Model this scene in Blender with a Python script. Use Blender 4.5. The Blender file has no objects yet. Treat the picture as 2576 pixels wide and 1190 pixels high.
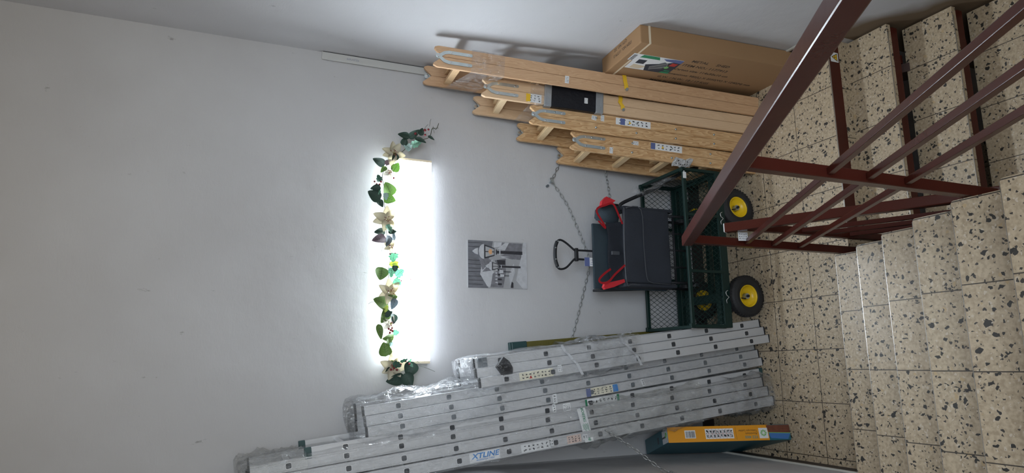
import bpy, bmesh, math, random
from mathutils import Vector, Matrix
random.seed(7)
PI = math.pi
V = Vector
scene = bpy.context.scene
COL = scene.collection

# ------------------------------------------------------------ camera, light, exposure
cam_d = bpy.data.cameras.new('camera')
cam_d.sensor_fit = 'HORIZONTAL'; cam_d.sensor_width = 36.0
cam_d.lens = 1720.28 / 2576 * 36.0
cam_d.clip_start = 0.02
cam = bpy.data.objects.new('camera', cam_d); COL.objects.link(cam)
RX = V((-0.01449, -0.39210, -0.91981)); RY = V((0.98238, -0.17703, 0.05999)); RZ = V((-0.18635, -0.90273, 0.38775))
m = Matrix((( RX.x, RY.x, RZ.x, -0.67011), (RX.y, RY.y, RZ.y, -2.98810), (RX.z, RY.z, RZ.z, 3.18940), (0, 0, 0, 1)))
cam.matrix_world = m
scene.camera = cam
w = bpy.data.worlds.new('stairwell_daylight'); scene.world = w; w.use_nodes = True
bg = w.node_tree.nodes['Background']
bg.inputs[0].default_value = (1.0, 0.90, 0.68, 1); bg.inputs[1].default_value = 1.5
def area(name, loc, rot, sx, sy, power, col):
    d = bpy.data.lights.new(name, 'AREA'); d.shape = 'RECTANGLE'; d.size = sx; d.size_y = sy; d.energy = power; d.color = col
    o = bpy.data.objects.new(name, d); COL.objects.link(o); o.location = loc; o.rotation_euler = rot
    return o
# unseen fill added behind the camera to brighten the lower back wall
sw = area('lower_wall_fill', (0.0, -4.3, 4.1), (math.radians(60), 0, 0), 2.2, 1.4, 21, (0.70, 0.84, 1.0)); sw.data.spread = math.radians(80)
area('upper_warm_fill', (-0.1, -0.5, 5.15), (0, 0, 0), 0.5, 0.5, 3, (1.0, 0.68, 0.30))  # unseen fill added to warm the upper walls
vs = scene.view_settings
vs.view_transform = 'Standard'; vs.look = 'None'; vs.gamma = 1.0; vs.use_curve_mapping = False
vs.exposure = 0.17
PANEL_EMISSION = 40.0

# ------------------------------------------------------------ object helpers
ABS = {}
def tag(o, label=None, cat=None, group=None, kind=None):
    if label: o['label'] = label
    if cat: o['category'] = cat
    if group: o['group'] = group
    if kind: o['kind'] = kind
    return o
def thing(name, loc, label, cat, group=None):
    o = bpy.data.objects.new(name, None); COL.objects.link(o)
    o.empty_display_size = 0.05; o.location = loc; ABS[o] = V(loc)
    return tag(o, label, cat, group)
def put(name, bm, mat, parent=None, label=None, smooth=False, base=None):
    """link a bmesh given in world coordinates as one mesh object"""
    if parent is not None: b = ABS[parent]
    elif base is not None: b = V(base)
    else:
        lo = [min(v.co[i] for v in bm.verts) for i in range(3)]; hi = [max(v.co[i] for v in bm.verts) for i in range(3)]
        b = V(((lo[0]+hi[0])/2, (lo[1]+hi[1])/2, lo[2]))
    bm.transform(Matrix.Translation(-b))
    me = bpy.data.meshes.new(name)
    bm.normal_update(); bm.to_mesh(me); bm.free()
    me.materials.append(mat)
    if smooth:
        for p in me.polygons: p.use_smooth = True
    o = bpy.data.objects.new(name, me); COL.objects.link(o)
    if parent is not None: o.parent = parent
    else: o.location = b
    ABS[o] = b
    if label: o['label'] = label
    return o
def B(): return bmesh.new()
def frame(o, x, y):
    """matrix whose x, y axes are given and z = x cross y"""
    x = V(x).normalized(); y = V(y); y = (y - x*y.dot(x)).normalized(); z = x.cross(y)
    return Matrix(((x.x, y.x, z.x, o[0]), (x.y, y.y, z.y, o[1]), (x.z, y.z, z.z, o[2]), (0, 0, 0, 1)))
def box(bm, lo, hi, M=None, bev=0.0, seg=2):
    r = bmesh.ops.create_cube(bm, size=1.0)
    vs_ = r['verts']
    c = [(lo[i]+hi[i])/2 for i in range(3)]; s = [abs(hi[i]-lo[i]) for i in range(3)]
    for v in vs_: v.co = V((c[0]+v.co.x*s[0], c[1]+v.co.y*s[1], c[2]+v.co.z*s[2]))
    if bev > 0:
        es = list({e for v in vs_ for e in v.link_edges})
        rr = bmesh.ops.bevel(bm, geom=es, offset=bev, segments=seg, affect='EDGES', profile=0.5)
        vs_ = list({v for f in rr['faces'] for v in f.verts} | {v for v in vs_ if v.is_valid})
    if M is not None:
        for v in vs_: v.co = M @ v.co
    return vs_
def bar(bm, a, b, w, h, up=(0, 0, 1), bev=0.0):
    """rectangular bar from a to b; h measured along up, w across"""
    a = V(a); b = V(b); x = (b-a); L = x.length
    up = V(up); z = (up - x.normalized()*up.dot(x.normalized())).normalized(); y = z.cross(x.normalized())
    M = frame(a, x, y)
    return box(bm, (0, -w/2, -h/2), (L, w/2, h/2), M, bev)
def prism(bm, pts, M, d0, d1):
    """2d outline in M's xy plane pulled from z=d0 to z=d1"""
    a = [bm.verts.new(M @ V((x, y, d0))) for x, y in pts]; b = [bm.verts.new(M @ V((x, y, d1))) for x, y in pts]
    n = len(pts)
    fs = [bm.faces.new(a[::-1]), bm.faces.new(b)]
    for i in range(n): fs.append(bm.faces.new((a[i], a[(i+1) % n], b[(i+1) % n], b[i])))
    bmesh.ops.recalc_face_normals(bm, faces=fs)
    return a+b
def tube(bm, pts, r, n=8, closed=False, cap=True, radii=None):
    P = [V(p) for p in pts]; m_ = len(P); rings = []
    t0 = (P[1]-P[0]).normalized()
    nrm = t0.orthogonal().normalized()
    for i in range(m_):
        if closed: t = (P[(i+1) % m_]-P[i-1]).normalized()
        elif i == 0: t = t0
        elif i == m_-1: t = (P[-1]-P[-2]).normalized()
        else: t = ((P[i+1]-P[i]).normalized()+(P[i]-P[i-1]).normalized()).normalized()
        nrm = (nrm - t*nrm.dot(t)).normalized(); bn = t.cross(nrm)
        rr = radii[i] if radii else r
        rings.append([bm.verts.new(P[i]+(nrm*math.cos(2*PI*k/n)+bn*math.sin(2*PI*k/n))*rr) for k in range(n)])
    rng = range(m_) if closed else range(m_-1)
    for i in rng:
        A = rings[i]; Bq = rings[(i+1) % m_]
        for k in range(n): bm.faces.new((A[k], A[(k+1) % n], Bq[(k+1) % n], Bq[k]))
    if cap and not closed:
        bm.faces.new(rings[0][::-1]); bm.faces.new(rings[-1])
def smooth_path(pts, k=4):
    P = [V(p) for p in pts]; out = []
    for i in range(len(P)-1):
        p0 = P[max(i-1, 0)]; p1 = P[i]; p2 = P[i+1]; p3 = P[min(i+2, len(P)-1)]
        for j in range(k):
            t = j/k
            out.append(0.5*((2*p1)+(p2-p0)*t+(2*p0-5*p1+4*p2-p3)*t*t+(3*p1-p0-3*p2+p3)*t**3))
    out.append(P[-1]); return out
def cyl(bm, a, b, r, n=16): tube(bm, [a, b], r, n)
def lathe(bm, prof, M, n=32):
    """prof = (radius, height) turned about M's z axis, closed loop"""
    rings = []
    for r, z in prof:
        rings.append([bm.verts.new(M @ V((r*math.cos(2*PI*k/n), r*math.sin(2*PI*k/n), z))) for k in range(n)])
    m_ = len(prof)
    for i in range(m_):
        A = rings[i]; Bq = rings[(i+1) % m_]
        for k in range(n): bm.faces.new((A[k], A[(k+1) % n], Bq[(k+1) % n], Bq[k]))
    bmesh.ops.recalc_face_normals(bm, faces=bm.faces[:])
def rrect(w, h, r, n=4, cx=0, cy=0):
    o = []
    for sx, sy, a0 in ((1, 1, 0), (-1, 1, 90), (-1, -1, 180), (1, -1, 270)):
        for i in range(n+1):
            a = math.radians(a0+90*i/n)
            o.append((cx+sx*(w/2-r)+r*math.cos(a), cy+sy*(h/2-r)+r*math.sin(a)))
    return o
def text(s, M, size, mat, parent, name='lettering', bold=0.0, sx=1.0, align='LEFT', shear=0.0):
    """writing whose baseline starts at M's origin, runs along its x, stands along its y, faces its z"""
    c = bpy.data.curves.new(name, 'FONT'); c.body = s; c.size = size; c.extrude = 0.0002; c.offset = bold; c.align_x = align; c.shear = shear
    c.resolution_u = 2
    o = bpy.data.objects.new('tmp', c); COL.objects.link(o)
    dg = bpy.context.evaluated_depsgraph_get(); me = bpy.data.meshes.new_from_object(o.evaluated_get(dg))
    bpy.data.objects.remove(o)
    bm = B(); bm.from_mesh(me); bpy.data.meshes.remove(me)
    for v in bm.verts: v.co = M @ V((v.co.x*sx, v.co.y, v.co.z))
    return put(name, bm, mat, parent)
def marks(bm, M, x0, y0, w, h, nx, ny, fill=0.7, seed=0, d=0.0006):
    """a field of small printed blocks standing for pictograms and fine print"""
    rnd = random.Random(seed)
    for i in range(nx):
        for j in range(ny):
            cw = w/nx; ch = h/ny
            for q in range(4):
                ww = cw*rnd.uniform(0.12, 0.42); hh = ch*rnd.uniform(0.10, 0.34)
                if rnd.random() < 0.5: ww, hh = ww*0.4, hh*1.6
                cx = x0+cw*(i+rnd.uniform(0.3, 0.7)); cy = y0+ch*(j+rnd.uniform(0.3, 0.7))
                box(bm, (cx-ww/2, cy-hh/2, 0), (cx+ww/2, cy+hh/2, d), M)

# ------------------------------------------------------------ materials
def nt(name):
    m_ = bpy.data.materials.new(name); m_.use_nodes = True
    n = m_.node_tree; return m_, n.nodes, n.links, n.nodes['Principled BSDF']
def mat(name, col, rough=0.6, metal=0.0, spec=0.5, bump=0.0, bscale=60, var=0.0, vscale=8, coat=0.0, emit=None, es=0.0, stretch=None, trans=0.0):
    m_, N, L, b = nt(name)
    b.inputs['Base Color'].default_value = (*col, 1); b.inputs['Roughness'].default_value = rough
    b.inputs['Metallic'].default_value = metal; b.inputs['Specular IOR Level'].default_value = spec
    b.inputs['Coat Weight'].default_value = coat
    if trans: b.inputs['Transmission Weight'].default_value = trans
    if emit: b.inputs['Emission Color'].default_value = (*emit, 1); b.inputs['Emission Strength'].default_value = es
    tc = N.new('ShaderNodeTexCoord'); mp = N.new('ShaderNodeMapping'); L.new(tc.outputs['Object'], mp.inputs['Vector'])
    if stretch: mp.inputs['Scale'].default_value = stretch
    if bump > 0:
        no = N.new('ShaderNodeTexNoise'); no.inputs['Scale'].default_value = bscale; no.inputs['Detail'].default_value = 4
        L.new(mp.outputs[0], no.inputs['Vector'])
        bu = N.new('ShaderNodeBump'); bu.inputs['Strength'].default_value = bump; bu.inputs['Distance'].default_value = 0.004
        L.new(no.outputs['Fac'], bu.inputs['Height']); L.new(bu.outputs[0], b.inputs['Normal'])
    if var > 0:
        no = N.new('ShaderNodeTexNoise'); no.inputs['Scale'].default_value = vscale; no.inputs['Detail'].default_value = 5
        L.new(mp.outputs[0], no.inputs['Vector'])
        mx = N.new('ShaderNodeMix'); mx.data_type = 'RGBA'; mx.inputs[6].default_value = (*[c*(1-var) for c in col], 1); mx.inputs[7].default_value = (*[min(1, c*(1+var)) for c in col], 1)
        L.new(no.outputs['Fac'], mx.inputs[0]); L.new(mx.outputs[2], b.inputs['Base Color'])
    return m_
def plaster(name, stain=False):
    m_, N, L, b = nt(name)
    tc = N.new('ShaderNodeTexCoord')
    b.inputs['Roughness'].default_value = 0.85; b.inputs['Specular IOR Level'].default_value = 0.25
    n1 = N.new('ShaderNodeTexNoise'); n1.inputs['Scale'].default_value = 1.3; n1.inputs['Detail'].default_value = 6; L.new(tc.outputs['Object'], n1.inputs['Vector'])
    cr = N.new('ShaderNodeValToRGB'); cr.color_ramp.elements[0].position = 0.3; cr.color_ramp.elements[0].color = (0.475, 0.47, 0.48, 1)
    cr.color_ramp.elements[1].position = 0.7; cr.color_ramp.elements[1].color = (0.53, 0.53, 0.545, 1)
    L.new(n1.outputs['Fac'], cr.inputs[0])
    # small dark scuffs
    mp = N.new('ShaderNodeMapping'); mp.inputs['Scale'].default_value = (2.6, 2.6, 1.1); L.new(tc.outputs['Object'], mp.inputs['Vector'])
    n2 = N.new('ShaderNodeTexNoise'); n2.inputs['Scale'].default_value = 7; n2.inputs['Detail'].default_value = 9; n2.inputs['Roughness'].default_value = 0.72; L.new(mp.outputs[0], n2.inputs['Vector'])
    c2 = N.new('ShaderNodeValToRGB'); c2.color_ramp.elements[0].position = 0.665; c2.color_ramp.elements[0].color = (0, 0, 0, 1); c2.color_ramp.elements[1].position = 0.71; c2.color_ramp.elements[1].color = (0.55, 0.55, 0.55, 1)
    L.new(n2.outputs['Fac'], c2.inputs[0])
    mx = N.new('ShaderNodeMix'); mx.data_type = 'RGBA'; mx.inputs[7].default_value = (0.18, 0.17, 0.16, 1); L.new(c2.outputs[0], mx.inputs[0]); L.new(cr.outputs[0], mx.inputs[6])
    out = mx.outputs[2]
    if stain:   # grime rubbed into the wall along the slope of the lower flight
        sp = N.new('ShaderNodeSeparateXYZ'); L.new(tc.outputs['Object'], sp.inputs[0])
        a = N.new('ShaderNodeMath'); a.operation = 'MULTIPLY'; a.inputs[1].default_value = -0.583; L.new(sp.outputs['Y'], a.inputs[0])
        s = N.new('ShaderNodeMath'); s.operation = 'ADD'; L.new(a.outputs[0], s.inputs[0]); L.new(sp.outputs['Z'], s.inputs[1])   # z - .583 y : 0.17 on the nosing line
        n3 = N.new('ShaderNodeTexNoise'); n3.inputs['Scale'].default_value = 5; L.new(tc.outputs['Object'], n3.inputs['Vector'])
        a2 = N.new('ShaderNodeMath'); a2.operation = 'MULTIPLY_ADD'; a2.inputs[1].default_value = 0.14; L.new(n3.outputs['Fac'], a2.inputs[0]); L.new(s.outputs[0], a2.inputs[2])
        r3 = N.new('ShaderNodeValToRGB'); e = r3.color_ramp.elements
        e[0].position = 0.27; e[0].color = (0.95, 0.95, 0.95, 1); e[1].position = 0.40; e[1].color = (0, 0, 0, 1)
        L.new(a2.outputs[0], r3.inputs[0])
        st = N.new('ShaderNodeMath'); st.operation = 'LESS_THAN'; st.inputs[1].default_value = -0.33; L.new(sp.outputs['Y'], st.inputs[0])
        mu = N.new('ShaderNodeMath'); mu.operation = 'MULTIPLY'; L.new(r3.outputs[0], mu.inputs[0]); L.new(st.outputs[0], mu.inputs[1])
        m2 = N.new('ShaderNodeMix'); m2.data_type = 'RGBA'; m2.inputs[7].default_value = (0.15, 0.10, 0.055, 1); L.new(mu.outputs[0], m2.inputs[0]); L.new(out, m2.inputs[6]); out = m2.outputs[2]
    L.new(out, b.inputs['Base Color'])
    # trowelled, brush-streaked relief
    mp2 = N.new('ShaderNodeMapping'); mp2.inputs['Scale'].default_value = (0.8, 0.8, 2.1); L.new(tc.outputs['Object'], mp2.inputs['Vector'])
    n4 = N.new('ShaderNodeTexNoise'); n4.inputs['Scale'].default_value = 42; n4.inputs['Detail'].default_value = 5; n4.inputs['Distortion'].default_value = 0.8; L.new(mp2.outputs[0], n4.inputs['Vector'])
    n5 = N.new('ShaderNodeTexNoise'); n5.inputs['Scale'].default_value = 5; n5.inputs['Detail'].default_value = 2; L.new(tc.outputs['Object'], n5.inputs['Vector'])
    bu = N.new('ShaderNodeBump'); bu.inputs['Strength'].default_value = 0.17; bu.inputs['Distance'].default_value = 0.004; L.new(n4.outputs['Fac'], bu.inputs['Height'])
    bu2 = N.new('ShaderNodeBump'); bu2.inputs['Strength'].default_value = 0.4; bu2.inputs['Distance'].default_value = 0.02; L.new(n5.outputs['Fac'], bu2.inputs['Height']); L.new(bu2.outputs[0], bu.inputs['Normal'])
    L.new(bu.outputs[0], b.inputs['Normal'])
    return m_
def terrazzo(name, joints):
    """joints: (x pitch, x offset, y pitch or None, y offset)"""
    m_, N, L, b = nt(name)
    tc = N.new('ShaderNodeTexCoord'); X = tc.outputs['Object']
    base = (0.335, 0.285, 0.215, 1)
    n1 = N.new('ShaderNodeTexNoise'); n1.inputs['Scale'].default_value = 70; n1.inputs['Detail'].default_value = 3; L.new(X, n1.inputs['Vector'])
    cr = N.new('ShaderNodeValToRGB'); cr.color_ramp.elements[0].position = 0.35; cr.color_ramp.elements[0].color = (0.365, 0.285, 0.192, 1)
    cr.color_ramp.elements[1].position = 0.65; cr.color_ramp.elements[1].color = (0.50, 0.405, 0.285, 1); L.new(n1.outputs['Fac'], cr.inputs[0])
    cur = cr.outputs[0]
    dist = N.new('ShaderNodeTexNoise'); dist.inputs['Scale'].default_value = 60; L.new(X, dist.inputs['Vector'])
    dm = N.new('ShaderNodeMix'); dm.data_type = 'RGBA'; dm.blend_type = 'LINEAR_LIGHT'; dm.inputs[0].default_value = 0.006; L.new(X, dm.inputs[6]); L.new(dist.outputs['Color'], dm.inputs[7])
    def chips(scale, frac, edge, col, aniso=None, soft=0.02):
        nonlocal cur
        src = dm.outputs[2]
        mp = N.new('ShaderNodeMapping'); mp.inputs['Rotation'].default_value = (0, 0, scale*0.37)
        if aniso: mp.inputs['Scale'].default_value = aniso
        L.new(src, mp.inputs['Vector'])
        v1 = N.new('ShaderNodeTexVoronoi'); v1.inputs['Scale'].default_value = scale; v1.feature = 'F1'; L.new(mp.outputs[0], v1.inputs['Vector'])
        v2 = N.new('ShaderNodeTexVoronoi'); v2.inputs['Scale'].default_value = scale; v2.feature = 'DISTANCE_TO_EDGE'; L.new(mp.outputs[0], v2.inputs['Vector'])
        s = N.new('ShaderNodeSeparateColor'); L.new(v1.outputs['Color'], s.inputs[0])
        lt = N.new('ShaderNodeMath'); lt.operation = 'LESS_THAN'; lt.inputs[1].default_value = frac; L.new(s.outputs[0], lt.inputs[0])
        th = N.new('ShaderNodeMath'); th.operation = 'MULTIPLY'; th.inputs[1].default_value = edge; L.new(s.outputs[1], th.inputs[0])
        ad = N.new('ShaderNodeMath'); ad.operation = 'ADD'; ad.inputs[1].default_value = 0.05; L.new(th.outputs[0], ad.inputs[0])
        gt = N.new('ShaderNodeMath'); gt.operation = 'GREATER_THAN'; L.new(v2.outputs['Distance'], gt.inputs[0]); L.new(ad.outputs[0], gt.inputs[1])
        mu = N.new('ShaderNodeMath'); mu.operation = 'MULTIPLY'; L.new(lt.outputs[0], mu.inputs[0]); L.new(gt.outputs[0], mu.inputs[1])
        mx = N.new('ShaderNodeMix'); mx.data_type = 'RGBA'; mx.inputs[7].default_value = (*col, 1); L.new(mu.outputs[0], mx.inputs[0]); L.new(cur, mx.inputs[6]); cur = mx.outputs[2]
    chips(95, 0.15, 0.3, (0.54, 0.47, 0.375))
    chips(60, 0.03, 0.3, (0.46, 0.34, 0.20))
    chips(120, 0.06, 0.3, (0.12, 0.10, 0.08))
    chips(92, 0.12, 0.25, (0.045, 0.04, 0.036))
    chips(62, 0.19, 0.40, (0.028, 0.026, 0.024), (1.0, 0.7, 1))
    chips(47, 0.06, 0.46, (0.034, 0.032, 0.030), (0.8, 1.1, 1))
    sp = N.new('ShaderNodeSeparateXYZ'); L.new(X, sp.inputs[0])
    def joint(ax, pitch, off, wd=0.0042):
        nonlocal cur
        a = N.new('ShaderNodeMath'); a.operation = 'SUBTRACT'; a.inputs[1].default_value = off; L.new(sp.outputs[ax], a.inputs[0])
        f = N.new('ShaderNodeMath'); f.operation = 'PINGPONG'; f.inputs[1].default_value = pitch/2; L.new(a.outputs[0], f.inputs[0])
        c = N.new('ShaderNodeMath'); c.operation = 'LESS_THAN'; c.inputs[1].default_value = wd/2; L.new(f.outputs[0], c.inputs[0])
        mx = N.new('ShaderNodeMix'); mx.data_type = 'RGBA'; mx.inputs[7].default_value = (0.055, 0.045, 0.035, 1); L.new(c.outputs[0], mx.inputs[0]); L.new(cur, mx.inputs[6]); cur = mx.outputs[2]
    xp, xo, yp, yo = joints
    if xp: joint('X', xp, xo)
    if yp: joint('Y', yp, yo)
    n6 = N.new('ShaderNodeTexNoise'); n6.inputs['Scale'].default_value = 2.2; n6.inputs['Detail'].default_value = 5; L.new(X, n6.inputs['Vector'])
    mr = N.new('ShaderNodeMapRange'); mr.inputs[1].default_value = 0.3; mr.inputs[2].default_value = 0.7; mr.inputs[3].default_value = 0.36; mr.inputs[4].default_value = 0.52; L.new(n6.outputs['Fac'], mr.inputs[0]); L.new(mr.outputs[0], b.inputs['Roughness'])
    L.new(cur, b.inputs['Base Color']); b.inputs['Specular IOR Level'].default_value = 0.45
    bu = N.new('ShaderNodeBump'); bu.inputs['Strength'].default_value = 0.12; bu.inputs['Distance'].default_value = 0.003; L.new(n1.outputs['Fac'], bu.inputs['Height']); L.new(bu.outputs[0], b.inputs['Normal'])
    return m_
def pine(name, c0, c1, axis='Z', rough=0.5, scale=1.0):
    m_, N, L, b = nt(name)
    tc = N.new('ShaderNodeTexCoord'); mp = N.new('ShaderNodeMapping')
    mp.inputs['Scale'].default_value = {'Z': (14*scale, 14*scale, 0.75), 'Y': (14*scale, 0.9, 14*scale)}[axis]
    L.new(tc.outputs['Object'], mp.inputs['Vector'])
    n0 = N.new('ShaderNodeTexNoise'); n0.inputs['Scale'].default_value = 1.1; n0.inputs['Detail'].default_value = 3; L.new(mp.outputs[0], n0.inputs['Vector'])
    wv = N.new('ShaderNodeMath'); wv.operation = 'MULTIPLY'; wv.inputs[1].default_value = 16; L.new(n0.outputs['Fac'], wv.inputs[0])
    fr = N.new('ShaderNodeMath'); fr.operation = 'FRACT'; L.new(wv.outputs[0], fr.inputs[0])
    n2 = N.new('ShaderNodeTexNoise'); n2.inputs['Scale'].default_value = 9; n2.inputs['Detail'].default_value = 5; L.new(mp.outputs[0], n2.inputs['Vector'])
    ad = N.new('ShaderNodeMath'); ad.operation = 'MULTIPLY_ADD'; ad.inputs[1].default_value = 0.5; L.new(fr.outputs[0], ad.inputs[0]); 
    m3 = N.new('ShaderNodeMath'); m3.operation = 'MULTIPLY'; m3.inputs[1].default_value = 0.55; L.new(n2.outputs['Fac'], m3.inputs[0]); L.new(m3.outputs[0], ad.inputs[2])
    cr = N.new('ShaderNodeValToRGB'); cr.color_ramp.elements[0].position = 0.2; cr.color_ramp.elements[0].color = (*c0, 1); cr.color_ramp.elements[1].position = 0.85; cr.color_ramp.elements[1].color = (*c1, 1)
    L.new(ad.outputs[0], cr.inputs[0]); L.new(cr.outputs[0], b.inputs['Base Color']); b.inputs['Roughness'].default_value = rough
    return m_
def film(name, tint, gloss=0.03, rough=0.10, cloud=0.07, scale=16):
    """thin clear plastic film, crinkled"""
    m_ = bpy.data.materials.new(name); m_.use_nodes = True; N = m_.node_tree.nodes; L = m_.node_tree.links
    N.clear(); out = N.new('ShaderNodeOutputMaterial')
    tc = N.new('ShaderNodeTexCoord'); mp = N.new('ShaderNodeMapping'); mp.inputs['Scale'].default_value = (1.6, 1, 0.8); mp.inputs['Rotation'].default_value = (0.4, 0.5, 0.2); L.new(tc.outputs['Object'], mp.inputs['Vector'])
    no = N.new('ShaderNodeTexNoise'); no.inputs['Scale'].default_value = scale; no.inputs['Detail'].default_value = 3; no.inputs['Distortion'].default_value = 1.6; L.new(mp.outputs[0], no.inputs['Vector'])
    bu = N.new('ShaderNodeBump'); bu.inputs['Strength'].default_value = 0.9; bu.inputs['Distance'].default_value = 0.03; L.new(no.outputs['Fac'], bu.inputs['Height'])
    tr = N.new('ShaderNodeBsdfTransparent'); tr.inputs[0].default_value = (*tint, 1)
    gl = N.new('ShaderNodeBsdfGlossy'); gl.inputs['Roughness'].default_value = rough; L.new(bu.outputs[0], gl.inputs['Normal'])
    df = N.new('ShaderNodeBsdfDiffuse'); df.inputs[0].default_value = (0.8, 0.82, 0.85, 1); L.new(bu.outputs[0], df.inputs['Normal'])
    fr = N.new('ShaderNodeFresnel'); fr.inputs['IOR'].default_value = 1.5; L.new(bu.outputs[0], fr.inputs['Normal'])
    ma = N.new('ShaderNodeMath'); ma.operation = 'MULTIPLY_ADD'; ma.inputs[1].default_value = 0.34; ma.inputs[2].default_value = gloss*0.35; L.new(fr.outputs[0], ma.inputs[0])
    m1 = N.new('ShaderNodeMixShader'); L.new(ma.outputs[0], m1.inputs[0]); L.new(tr.outputs[0], m1.inputs[1]); L.new(gl.outputs[0], m1.inputs[2])
    cr = N.new('ShaderNodeValToRGB'); cr.color_ramp.elements[0].position = 0.35; cr.color_ramp.elements[0].color = (0, 0, 0, 1); cr.color_ramp.elements[1].position = 0.75; cr.color_ramp.elements[1].color = (cloud*2, cloud*2, cloud*2, 1); L.new(no.outputs['Fac'], cr.inputs[0])
    # glints along the film's folds, painted in as fine white lines
    mp3 = N.new('ShaderNodeMapping'); mp3.inputs['Scale'].default_value = (2.2, 1.2, 0.55); mp3.inputs['Rotation'].default_value = (0.5, 0.2, 0.7); L.new(tc.outputs['Object'], mp3.inputs['Vector'])
    nc = N.new('ShaderNodeTexNoise'); nc.inputs['Scale'].default_value = scale*0.8; nc.inputs['Detail'].default_value = 2; nc.inputs['Distortion'].default_value = 0.9; L.new(mp3.outputs[0], nc.inputs['Vector'])
    sb = N.new('ShaderNodeMath'); sb.operation = 'SUBTRACT'; sb.inputs[1].default_value = 0.5; L.new(nc.outputs['Fac'], sb.inputs[0])
    ab = N.new('ShaderNodeMath'); ab.operation = 'ABSOLUTE'; L.new(sb.outputs[0], ab.inputs[0])
    cc = N.new('ShaderNodeMapRange'); cc.inputs[1].default_value = 0.0; cc.inputs[2].default_value = 0.012; cc.inputs[3].default_value = 0.32; cc.inputs[4].default_value = 0.0; L.new(ab.outputs[0], cc.inputs[0])
    mxx = N.new('ShaderNodeMath'); mxx.operation = 'MAXIMUM'; L.new(cr.outputs[0], mxx.inputs[0]); L.new(cc.outputs[0], mxx.inputs[1])
    m2 = N.new('ShaderNodeMixShader'); L.new(mxx.outputs[0], m2.inputs[0]); L.new(m1.outputs[0], m2.inputs[1]); L.new(df.outputs[0], m2.inputs[2])
    L.new(m2.outputs[0], out.inputs[0])
    return m_

M = {}
M['plaster'] = plaster('white_plaster'); M['plaster_r'] = plaster('white_plaster_grimy', True)
M['floor'] = terrazzo('terrazzo_tile', (0.3, 0.0, 0.3, 0.0))
M['tread_up'] = terrazzo('terrazzo_tread', (0.3, -0.412, None, 0))
M['tread_dn'] = terrazzo('terrazzo_tread_lower', (0.3, 0.0365, None, 0))
M['brown'] = mat('brown_gloss_paint', (0.066, 0.0150, 0.010), 0.26, spec=0.2, bump=0.10, bscale=25, var=0.25, vscale=5)
M['brown2'] = mat('dark_brown_paint', (0.040, 0.016, 0.012), 0.35, var=0.2)
M['baseb'] = mat('dark_skirting', (0.030, 0.022, 0.022), 0.55, bump=0.1)
M['lip'] = mat('plaster_edge', (0.50, 0.49, 0.45), 0.8, bump=0.3, bscale=40)
M['steel'] = mat('polished_steel', (0.62, 0.62, 0.62), 0.25, 1.0); M['nosing'] = mat('worn_steel_edge', (0.45, 0.44, 0.42), 0.32, 0.9)
M['zinc'] = mat('zinc_plated_steel', (0.50, 0.56, 0.58), 0.34, 0.85, var=0.2, vscale=30)
M['pine1'] = pine('pine_warm', (0.60, 0.385, 0.225), (0.50, 0.30, 0.165)); M['pine1r'] = pine('pine_warm_rung', (0.66, 0.45, 0.25), (0.54, 0.34, 0.18), 'Y')
M['pine2'] = pine('pine_pale', (0.66, 0.47, 0.30), (0.60, 0.41, 0.25), scale=0.6); M['pine2r'] = pine('pine_pale_rung', (0.74, 0.57, 0.36), (0.62, 0.44, 0.25), 'Y')
M['pine3'] = pine('pine_grained', (0.68, 0.46, 0.25), (0.42, 0.225, 0.09), scale=0.8); M['pine3r'] = pine('pine_grained_rung', (0.76, 0.57, 0.34), (0.60, 0.41, 0.21), 'Y')
M['card'] = mat('brown_cardboard', (0.30, 0.175, 0.085), 0.85, var=0.08, vscale=3)
M['cardink'] = mat('carton_ink', (0.045, 0.03, 0.022), 0.8)
M['tape'] = mat('pale_tape', (0.62, 0.52, 0.38), 0.4)
M['alu'] = mat('aluminium', (0.53, 0.535, 0.55), 0.45, 0.2, bump=0.05, bscale=8, stretch=(40, 40, 0.6), var=0.07, vscale=12)
M['alurim'] = mat('bright_aluminium', (0.74, 0.75, 0.77), 0.3, 0.8)
M['plug'] = mat('rung_hole_dark', (0.035, 0.038, 0.045), 0.6)
M['blackp'] = mat('black_plastic', (0.014, 0.015, 0.018), 0.5, spec=0.3)
M['greyp'] = mat('grey_plastic', (0.10, 0.115, 0.13), 0.5)
M['petrol'] = mat('petrol_green_plastic', (0.022, 0.062, 0.064), 0.45)
M['olive'] = mat('olive_fibreglass', (0.115, 0.100, 0.016), 0.5, bump=0.3, bscale=30, stretch=(1, 1, 12))
M['white'] = mat('white_paper', (0.72, 0.73, 0.74), 0.6)
M['cream'] = mat('cream_paper', (0.70, 0.66, 0.52), 0.6)
M['ink'] = mat('black_ink', (0.03, 0.03, 0.035), 0.7)
M['blue'] = mat('blue_ink', (0.02, 0.20, 0.55), 0.6)
M['navy'] = mat('navy_ink', (0.10, 0.13, 0.30), 0.6)
M['green'] = mat('green_ink', (0.02, 0.22, 0.10), 0.6)
M['lime'] = mat('light_green_ink', (0.18, 0.45, 0.14), 0.6)
M['red'] = mat('red_ink', (0.45, 0.04, 0.035), 0.6)
M['orange'] = mat('orange_print', (0.72, 0.30, 0.015), 0.45)
M['teal'] = mat('teal_print', (0.02, 0.12, 0.155), 0.4, var=0.15, vscale=6)
M['navybox'] = mat('navy_print', (0.012, 0.03, 0.055), 0.4)
M['plug2'] = M['plug']
M['yellow'] = mat('yellow_strap', (0.75, 0.46, 0.02), 0.6, bump=0.4, bscale=80)
M['strap'] = mat('white_strap', (0.75, 0.76, 0.78), 0.5)
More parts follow.
